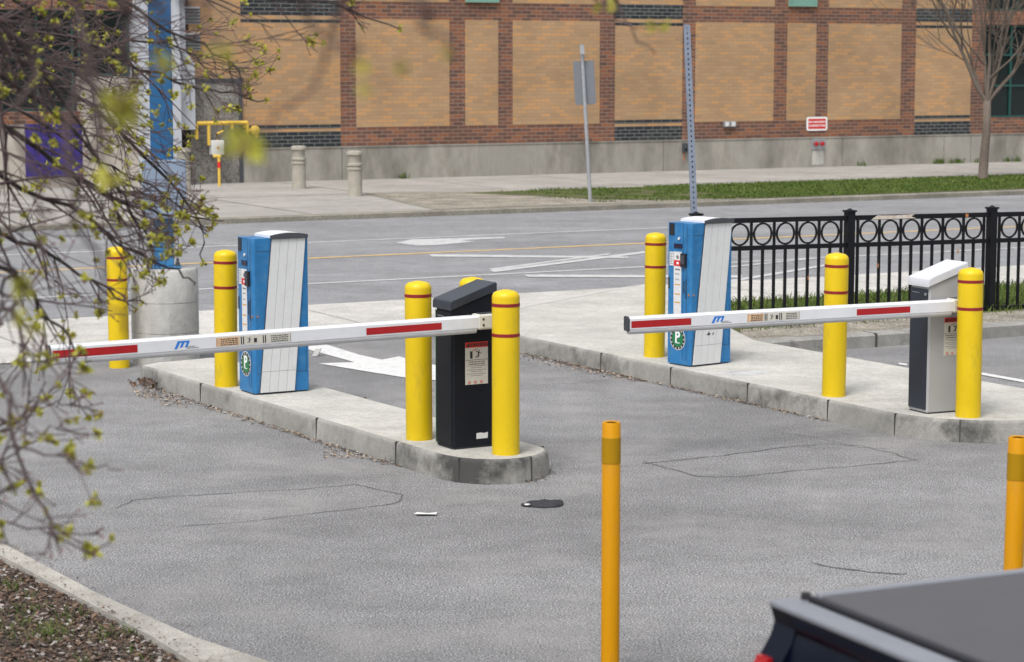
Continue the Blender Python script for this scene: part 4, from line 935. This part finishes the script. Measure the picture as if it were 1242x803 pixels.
# ------------------------------------------------------------------ litter and ground cover
def chips(name, spots, mats, label, cat, zfn, size=(.008, .03), kind='stuff', curl=.5, rnd=random.Random(11)):
    mb = MB()
    for (x, y) in spots:
        a = rnd.uniform(0, 6.28); s1 = rnd.uniform(*size); s2 = s1*rnd.uniform(.3, .8); z = zfn(x, y)+rnd.uniform(.003, .012)
        dx = Vector((math.cos(a), math.sin(a), rnd.uniform(-curl, curl))).normalized()*s1; dy = Vector((-math.sin(a), math.cos(a), rnd.uniform(-curl, curl))).normalized()*s2
        c = Vector((x, y, z+s1*.3)); m_ = rnd.randrange(len(mats))
        vs = [c-dx, c-dx*.2-dy, c+dx, c+dx*.1+dy]
        f = mb.bm.faces.new([mb.v(v) for v in vs]); f.material_index = m_
    o = mb.build(name, mats); tag(o, label, cat, kind=kind); return o
rl = random.Random(21)
# leaf drifts along the kerbs
sp = []
def along(a, b, n, spread, bias=0):
    a, b = Vector(a), Vector(b); d = (b-a).normalized(); q = Vector((d.y, -d.x))
    for _ in range(n): t = rl.random(); p = a.lerp(b, t)+q*(.015+abs(rl.gauss(0, spread))); sp.append((p.x, p.y))
along(li[0], li[4], 900, .035); along(li[4], li[10], 160, .012); along(li[12], li[17], 260, .05)
for _ in range(420):
    t = rl.random(); p = Vector((-3.02, 18.45)).lerp(Vector((-2.5, 17.6)), t); sp.append((p.x-abs(rl.gauss(0, .10)), p.y-abs(rl.gauss(0, .12))))
along(pad[1], pad[5], 900, .03); 
for _ in range(700):
    t = rl.random(); p = (p0+fd*5.6).lerp(p0+fd*3.7, t); k_ = abs(rl.gauss(0, .11)); sp.append((p.x-k_*.9, p.y-k_*.5))
along(pad[6], pad[13], 150, .01)
for _ in range(200): p = G(rl.uniform(392, 440), rl.uniform(540, 556)); sp.append((p.x, p.y))
chips('leaf_litter', sp, [M['litter_brown'], M['litter_tan'], M['litter_dark'], M['litter_pale']], 'brown dead leaves and grit gathered along the island kerbs', 'leaf litter', lambda x, y: 0, (.004, .017))
# heap of curled leaves at the island end
mb = MB()
for _ in range(260):
    c = G(rl.gauss(186, 11), rl.gauss(468, 2.6)); s_ = rl.uniform(.010, .026); h_ = rl.uniform(.0, .07)*max(0, 1-abs(c.x-G(188, 468).x)/.2)
    a = Vector((rl.uniform(-1, 1), rl.uniform(-1, 1), rl.uniform(-.6, .6))).normalized()*s_; b = a.cross(Vector((rl.uniform(-1, 1), rl.uniform(-1, 1), rl.uniform(-1, 1)))).normalized()*s_*.6
    c.z = .02+h_; mb.bm.faces.new([mb.v(p) for p in (c-a, c-b, c+a)]); mb.bm.faces.new([mb.v(p) for p in (c-a, c+a, c+b+Vector((0, 0, s_*.5)))])
tag(mb.build('leaf_heap', M['litter_heap']), 'small heap of curled brown leaves at the far end of the left island kerb', 'leaves', kind='stuff')
# mulch in the bed
bx = []
def in_bed(x, y):
    # inside the kerb's inner line
    for a, b in zip(inner, inner[1:]):
        if min(a.y, b.y) <= y <= max(a.y, b.y):
            t = (y-a.y)/(b.y-a.y); return x < a.x+(b.x-a.x)*t-.01
    return y < inner[-1].y
while len(bx) < 22000:
    y = rl.uniform(8.3, 12); x = rl.uniform(-3.1, -.6)
    if in_bed(x, y) and x > -.24*y-.2: bx.append((x, y))
chips('mulch', bx, [M['litter_dark'], M['litter_heap'], M['litter_pale'], M['litter_dark'], M['litter_heap'], M['litter_dark'], M['litter_brown']], 'coarse brown and grey mulch covering the planting bed', 'mulch', lambda x, y: zk-.03, (.004, .019), curl=.5)
sp = []
for a, b in zip(outer, outer[1:]):
    for _ in range(260): p = a.lerp(b, rl.random()); k_ = abs(rl.gauss(0, .09)); sp.append((p.x+.02+k_*.8, p.y+k_*.5))
chips('grit', sp, [M['litter_brown'], M['litter_pale'], M['litter_dark'], M['litter_pale']], 'grit and leaf bits washed against the planting bed kerb', 'grit', lambda x, y: -.002, (.003, .011))
sp = []
for i in range(len(inner)-1):
    for _ in range(60):
        t = rl.random(); a = inner[i].lerp(inner[i+1], t); b = outer[i].lerp(outer[i+1], t); q = a.lerp(b, min(.95, abs(rl.gauss(0, .3)))); sp.append((q.x, q.y))
chips('bark_bits', sp, [M['litter_dark'], M['litter_brown'], M['litter_heap']], 'bark crumbs spilled onto the pale kerb of the planting bed', 'bark', lambda x, y: zk-.002, (.003, .011))
def blades(name, pts, h, label, cat, m='grass', wd=.004, lean=.35):
    mb = MB()
    for (x, y, z) in pts:
        a = rl.uniform(0, 6.28); hh = h*rl.uniform(.5, 1.25); q = Vector((math.cos(a), math.sin(a), 0))*wd*rl.uniform(.7, 1.3); l_ = Vector((rl.uniform(-lean, lean), rl.uniform(-lean, lean), 1))*hh
        c = Vector((x, y, z)); mid = c+l_*.55; v = [mb.v(p) for p in (c-q, c+q, mid+q*.7, mid-q*.7, c+l_*1.0+Vector((l_.x, l_.y, -.1*hh)))]
        mb.bm.faces.new([v[0], v[1], v[2], v[3]]); mb.bm.faces.new([v[3], v[2], v[4]])
    return tag(mb.build(name, M[m]), label, cat, kind='stuff')
pts = []
for _ in range(46):
    y = rl.uniform(8.9, 11.4); x = rl.uniform(-2.5, -1.1)
    if not in_bed(x, y): continue
    for _ in range(rl.choice((5, 8, 12))): pts.append((x+rl.gauss(0, .018), y+rl.gauss(0, .018), zk-.03))
for cx0, cy0 in ((58, 765), (75, 770), (50, 775), (30, 745), (85, 750), (12, 715), (130, 775), (10, 765)):
    c = G(cx0, cy0, zk-.03)
    for _ in range(40): pts.append((c.x+rl.gauss(0, .04), c.y+rl.gauss(0, .06), zk-.03))
blades('bed_grass', pts, .055, 'sparse tufts of green grass coming up through the mulch', 'grass', wd=.003, lean=.5)
pts = []
while len(pts) < 34000:
    s_ = rl.uniform(21, 36.5); t_ = rl.uniform(35.45, 39.8)
    if s_ < 24.5 and (rl.random() > (s_-20.5)/4 or mnoise.noise(Vector((s_*1.5, t_*1.5, 0))) < -.1): continue
    p = S(s_, t_, ZF); pts.append(tuple(p))
blades('verge_grass', pts, .05, 'mown green grass strip between the far kerb and sidewalk', 'grass', wd=.011)
pts = []
while len(pts) < 11000:
    t_ = rl.uniform(17.9, 20.2); s_ = rl.uniform(12.1, 20.5)
    if s_ < 12.3+(t_-18.4)*.5: continue
    if t_ < 18.25 and rl.random() > .25: continue
    pts.append(tuple(S(s_, t_, ZG)))
blades('lawn_grass', pts, .09, 'rough green grass growing under and behind the black fence', 'grass', wd=.006)
# weeds at the foot of the far wall
pts = []
for s_, n_ in ((12.7, 60), (13.15, 14), (13.35, 30), (14.0, 12), (15.0, 20), (15.3, 30), (10.2, 14), (-2.9, 20)):
    for _ in range(n_): p = on_wall(s_+rl.gauss(0, .07), -.08-abs(rl.gauss(0, .04)), ZF); pts.append(tuple(p))
blades('wall_weeds', pts, .16, 'small weeds growing where the foundation meets the sidewalk', 'weeds', wd=.012)

# litter objects
c = G(662, 613)
o = empty('black_cap', c, R(10), 'crushed black cloth cap lying on the asphalt beyond the island tip', 'cap')
mb = MB(); n_ = 20
ring = []
prof = [(1.0, .004), (.98, .012), (.82, .022), (.5, .028), (.2, .022), (0, .020)]
mb.lathe([(.115*r, z) for r, z in prof], n_)
for v in mb.bm.verts:
    a = math.atan2(v.co.y, v.co.x); v.co.x *= .98+.1*math.sin(3*a); v.co.y *= .85+.1*math.cos(2*a); v.co.z += .006*math.sin(5*a)*(v.co.length/.1) if v.co.z > .01 else 0
mb.build('crown', M['cloth_black'], o, True, 60)
mb = MB(); mb.prism([(-.10, -.05), (-.14, -.035), (-.155, 0), (-.14, .035), (-.1, .05), (-.085, 0)], lambda p, z: (p[0], p[1], z), .006, .012); mb.build('visor', M['cloth_black'], o)
mb = MB(); mb.prism([(-.135, -.03), (-.12, -.04), (-.10, -.02), (-.11, .0), (-.135, -.005)], lambda p, z: (p[0], p[1], z), .0125, .016); mb.build('white_patch', M['paper'], o)
c = G(517, 625); mb = MB(Matrix.Translation(c)); mb.prism([(-.07, -.03), (.06, -.035), (.065, .02), (.01, .03), (-.06, .025)], lambda p, z: (p[0], p[1], z+.01*abs(p[0])/.07), .004, .006); tag(mb.build('paper_scrap', M['paper']), 'white scrap of paper on the asphalt in front of the left island', 'litter')
c = G(381, 432, 0); mb = MB(Matrix.Translation(c)); mb.prism([(-.02, -.03), (.03, -.02), (.035, .02), (-.01, .05)], lambda p, z: (p[0]+z*.5, p[1], z), .004, .075); tag(mb.build('crumpled_cup', M['paper']), 'crumpled white litter on the asphalt behind the nearer ticket machine', 'litter')
mb = MB()
for _ in range(24): c = G(rl.gauss(903, 10), rl.gauss(452, .8), ZI); mb.prism([(c.x-.06, c.y-.05), (c.x+.07, c.y-.06), (c.x+.06, c.y+.05), (c.x-.05, c.y+.06)], lambda p, z: (p[0], p[1], z), ZI+.0005+_*.00005, ZI+.001+_*.00005)
tag(mb.build('paint_patch', M['worn_paint']), kind='structure')

# ------------------------------------------------------------------ budding tree, foreground left
rt = random.Random(17)
TB_ = Vector((-4.0, 7.8, .0))
tree = empty('budding_tree', TB_, 0, 'budding tree whose drooping twigs hang across the left of the view', 'tree')
mb = MB()
mb.tube([(0, 0, -.05), (.0, .0, .15), (.03, .02, 1.0), (.0, .05, 2.0), (.0, .06, 3.0), (.02, .06, 4.0), (.0, .05, 4.8)], [.26, .18, .15, .14, .125, .09, .04], 14); mb.build('trunk', M['limb'], tree, True)
env = [(-60, 520), (0, 482), (45, 440), (70, 365), (105, 318), (150, 300), (200, 252), (262, 268), (300, 250), (345, 200), (375, 172), (420, 105), (455, 115), (480, 160), (520, 130), (560, 122), (620, 125), (665, 140), (682, 110), (700, -40)]
def proj(p):
    x, y, z = p.x, p.y, p.z-CAM_H; d = y*CP-z*SP
    return 621+FPX*x/d, 401.5-FPX*(y*SP+z*CP)/d
MARG = [0]
def keep(p):                        # the crown's outline seen from the kerbside
    if p.y < 1: return False
    px, py = proj(p)
    if py < -60: return True
    for (a, xa), (b, xb) in zip(env, env[1:]):
        if a <= py <= b: return px < xa+(xb-xa)*(py-a)/(b-a)-MARG[0]
    return False
tips = []
limbs = MB(); twigs = MB()
def limb(wp, r0, r1, nch, Lc, maxl=2, up=-.02, from_trunk=True, ch_ang=(15, 50)):
    pts = [Vector(p) for p in wp]
    # Catmull-Rom smoothing
    P_ = [pts[0]]+pts+[pts[-1]]; out = []
    for i in range(1, len(P_)-2):
        for k in range(4):
            t = k/4; a, b, c, d = P_[i-1], P_[i], P_[i+1], P_[i+2]
            out.append(.5*((2*b)+(c-a)*t+(2*a-5*b+4*c-d)*t*t+(3*b-a-3*c+d)*t**3))
    out.append(pts[-1]); n = len(out)
    out = [p+Vector((rt.uniform(-1, 1), rt.uniform(-1, 1), rt.uniform(-1, 1)))*.012 if 0 < i < n-1 else p for i, p in enumerate(out)]
    rad = [r0+(r1-r0)*(i/(n-1))**.7 for i in range(n)]
    (limbs if r0 > .0115 else twigs).tube([p-TB_ for p in out], rad, 7, cap=False)
    tips.append((out[-1]-TB_, (out[-1]-out[-2]).normalized(), 2))
    for k in range(nch):
        t = rt.uniform(.15, .98)*(n-1); i = int(t); q = out[i].lerp(out[min(i+1, n-1)], t-i); dd = (out[min(i+1, n-1)]-out[max(i-1, 0)]).normalized()
        MARG[0] = 0
        if not keep(q): continue
        MARG[0] = rt.random()**1.5*70
        ax = dd.cross(Vector((rt.uniform(-1, 1), rt.uniform(-1, 1), rt.uniform(-1, 1)))).normalized()
        nd = Matrix.Rotation(R(rt.uniform(*ch_ang)), 3, ax) @ dd
        tp = []
        grow(twigs, q-TB_, nd, Lc*(1.9-1.3*t/(n-1))*rt.uniform(.6, 1.2), max(.0026, min(.0055, rad[i]*.6)), 0, maxl, rt, (18, 42), .015, tp, 2, lambda p: keep(p+TB_), 5, 5, .0015, .10)
        MARG[0] = 0; tips.extend(tp)
def W(*wp): return [D(px, py, Y*(1.45 if Y > 2.9 else 1.12)) for px, py, Y in wp]
tk = lambda z: TB_+Vector((0, .05, z))
limb([tk(3.0)]+W((-120, 20, 5.6), (0, 62, 6.0), (110, 130, 6.2), (190, 205, 6.4), (238, 262, 6.5), (246, 318, 6.5)), 0.0186, .0026, 26, .34)
limb([tk(2.6)]+W((-120, 90, 5.5), (0, 150, 5.6), (90, 213, 5.9), (165, 250, 6.1), (225, 262, 6.2), (270, 268, 6.3)), 0.0186, .0026, 28, .34)
limb([tk(3.4)]+W((-100, -60, 5.6), (20, 5, 6.0), (120, 60, 6.3), (215, 98, 6.5), (268, 112, 6.5), (322, 122, 6.5)), 0.01612, .0026, 24, .32)
limb([tk(4.0)]+W((-60, -160, 5.6), (60, -70, 5.6), (180, -20, 5.8), (300, -4, 5.9), (400, 2, 6.0), (482, 34, 6.0)), 0.01612, .0026, 20, .26)
limb([tk(3.8)]+W((-60, -120, 5.2), (70, -40, 5.2), (180, 20, 5.2), (262, 66, 5.3), (300, 100, 5.3)), 0.0124, .0026, 18, .25)
limb([tk(2.2)]+W((-120, 200, 5.0), (0, 278, 5.2), (80, 318, 5.4), (140, 360, 5.5), (176, 368, 5.5)), 0.01364, .0026, 22, .28)
limb([tk(2.4)]+W((-120, 140, 4.9), (0, 215, 5.2), (100, 262, 5.5), (150, 300, 5.6), (215, 330, 5.7), (236, 345, 5.7)), 0.01364, .0026, 26, .3)
limb([tk(2.0)]+W((-100, 250, 4.6), (0, 320, 4.7), (50, 372, 4.8), (90, 420, 4.8), (108, 438, 4.8)), .014, .002, 14, .22)
limb([tk(2.9)]+W((-120, 40, 5.0), (0, 95, 5.0), (80, 150, 5.2), (150, 240, 5.4), (180, 290, 5.5), (200, 300, 5.5)), 0.01364, .0026, 26, .3)
limb([tk(2.7)]+W((-120, 60, 6.4), (0, 120, 6.8), (110, 190, 7.0), (200, 235, 7.2), (250, 285, 7.2)), 0.01364, .0026, 26, .32)
limb([tk(3.2)]+W((-120, -20, 6.4), (0, 20, 7.0), (90, 85, 7.4), (150, 150, 7.5), (205, 215, 7.5)), 0.01612, .0026, 28, .36)
limb([tk(3.1)]+W((-120, -20, 4.6), (0, 30, 4.7), (70, 110, 4.8), (120, 200, 4.9), (145, 270, 5.0)), 0.0124, .0026, 24, .28)
limb([tk(3.5)]+W((-100, -80, 6.4), (40, -20, 6.9), (140, 40, 7.1), (225, 60, 7.2), (260, 100, 7.2)), 0.0124, .0026, 26, .32)
# nearer, lower, out-of-focus sprays
limb([tk(1.8)]+W((-120, 300, 3.6), (-10, 440, 3.4), (12, 500, 3.3), (42, 600, 3.3), (72, 650, 3.3), (105, 674, 3.3), (135, 655, 3.3)), .008, .0016, 10, .12, 1)
limb([tk(1.9)]+W((-120, 520, 3.9), (0, 552, 3.8), (50, 528, 3.8), (88, 508, 3.8)), .006, .0015, 5, .1, 1)
limb([tk(1.8)]+W((-100, 590, 3.5), (0, 542, 3.4), (50, 548, 3.4), (100, 562, 3.4), (146, 570, 3.4)), .006, .0015, 6, .1, 1)
limb([tk(1.7)]+W((-100, 640, 3.7), (0, 628, 3.6), (60, 646, 3.6), (122, 642, 3.6)), .005, .0015, 6, .08, 1)
limb([tk(1.9)]+W((-100, 410, 3.9), (0, 372, 3.9), (30, 395, 3.9), (60, 430, 3.9), (48, 480, 3.9), (30, 520, 3.9)), .007, .0016, 12, .14, 1)
limb([tk(1.9)]+W((-100, 480, 3.9), (0, 520, 4.0), (40, 485, 4.0), (75, 492, 4.0), (100, 478, 4.0)), .006, .0015, 8, .12, 1)
limb([tk(2.1)]+W((-100, 300, 3.6), (0, 355, 3.6), (25, 400, 3.6), (38, 425, 3.6), (70, 455, 3.6)), .007, .0016, 10, .13, 1)
# branches close to the camera: soft dark bands and large blurred buds
ZN = 2.1
limb([tk(4.3)]+W((-60, -500, 3.0), (60, -160, 2.3), (92, 0, 2.2), (98, 110, 2.2), (88, 200, 2.2), (112, 320, 2.25), (150, 400, 2.3)), .009, .0018, 2, .12, 1)
limb([tk(4.2)]+W((-60, -400, 2.8), (20, -60, 2.5), (35, 60, 2.5), (30, 160, 2.5), (60, 260, 2.5)), .008, .0018, 2, .12, 1)
limb([tk(4.3)]+W((0, -500, 2.6), (120, -100, 2.0), (150, 20, 1.9), (160, 90, 1.9), (158, 128, 1.9)), .007, .002, 0, .1, 1)
limb([tk(4.4)]+W((60, -600, 2.4), (330, -150, 1.8), (490, -12, 1.8), (515, 35, 1.8), (548, 62, 1.8)), .010, .0018, 0, .1, 1)
limb([tk(4.4)]+W((60, -620, 2.4), (300, -160, 1.9), (400, -20, 1.9), (412, 40, 1.9), (436, 78, 1.9)), .010, .0016, 0, .1, 1)
limb([tk(4.4)]+W((60, -600, 2.4), (300, -100, 1.9), (370, 0, 1.9), (385, 70, 1.9), (362, 130, 1.9), (300, 170, 1.9)), .006, .0014, 0, .1, 1)
limb([tk(4.3)]+W((-20, -500, 2.4), (130, -80, 1.8), (205, 0, 1.8), (190, 75, 1.8)), .009, .002, 0, .1, 1)
limb([tk(4.3)]+W((-20, -500, 2.4), (160, -80, 1.9), (250, 10, 1.9), (268, 62, 1.9)), .009, .002, 0, .1, 1)
limb([tk(4.6)]+W((200, -700, 3.4), (600, -200, 3.4), (735, -20, 3.4), (748, 10, 3.4), (762, 32, 3.4), (792, 62, 3.4)), .010, .0012, 5, .06, 1)
limb([tk(4.6)]+W((200, -700, 3.4), (600, -220, 3.5), (720, -10, 3.5), (742, 3, 3.5), (770, 30, 3.5), (786, 30, 3.5)), .008, .0012, 0, .06, 1)
limbs.build('limb', M['limb'], tree, True)
twigs.build('twig', M['twig'], tree, True)
# buds: each a rosette of small folded leaves over a reddish scale
buds = MB()
def leaf(mb, c, d, l, w_, mi):
    s_ = d.cross(Vector((rt.uniform(-1, 1), rt.uniform(-1, 1), rt.uniform(-1, 1)))).normalized()*w_
    m_ = c+d*l*.5; n_ = d.cross(s_).normalized()*w_*.5
    vs = [mb.v(p) for p in (c, m_+s_+n_, c+d*l, m_-s_+n_)]
    f = mb.bm.faces.new([vs[0], vs[1], vs[2]]); f.material_index = mi; f = mb.bm.faces.new([vs[0], vs[2], vs[3]]); f.material_index = mi
def bud(p, d, s_, n=12):
    for _ in range(3): leaf(buds, p, (d+Vector((rt.uniform(-.5, .5), rt.uniform(-.5, .5), rt.uniform(-.5, .5)))).normalized(), s_*.8, s_*.28, 1)
    for _ in range(n):
        v = Vector((rt.gauss(0, .75), rt.gauss(0, .75), rt.gauss(0, .75)))+d*.7+Vector((0, 0, .35)); leaf(buds, p+v*.12*s_+d*s_*.2, v.normalized(), s_*rt.uniform(.6, 1.1), s_*rt.uniform(.2, .36), 0)
nb = 0
for p, d, lvl in tips:
    if rt.random() < .33: bud(p, d, rt.uniform(.011, .024), rt.choice((12, 15, 19))); nb += 1
    else:
        for _ in range(3): leaf(buds, p, (d+Vector((rt.uniform(-.4, .4), rt.uniform(-.4, .4), rt.uniform(-.4, .4)))).normalized(), rt.uniform(.006, .012), .003, 1)
for px, py, Y, s_ in ((150, 128, 1.9, .016), (190, 75, 1.8, .012), (268, 64, 1.9, .013), (292, 166, 1.9, .013), (436, 80, 1.9, .008), (548, 62, 1.8, .007), (20, 385, 2.6, .015), (35, 392, 2.6, .014), (486, 78, 1.9, .008), (438, 110, 1.9, .007), (745, 3, 3.5, .014), (786, 30, 3.5, .012), (806, 32, 3.5, .012), (720, 8, 3.5, .01)):
    p = D(px, py, Y)-TB_
    for _ in range(3 if s_ > .015 else 1): bud(p+Vector((rt.gauss(0, .3), rt.gauss(0, .3), rt.gauss(0, .3)))*s_*.5, Vector((rt.uniform(-1, 1), 0, -.5)).normalized(), s_, 16)
buds.build('bud', [M['bud'], M['bud_red']], tree)
print('buds', nb, 'tips', len(tips))
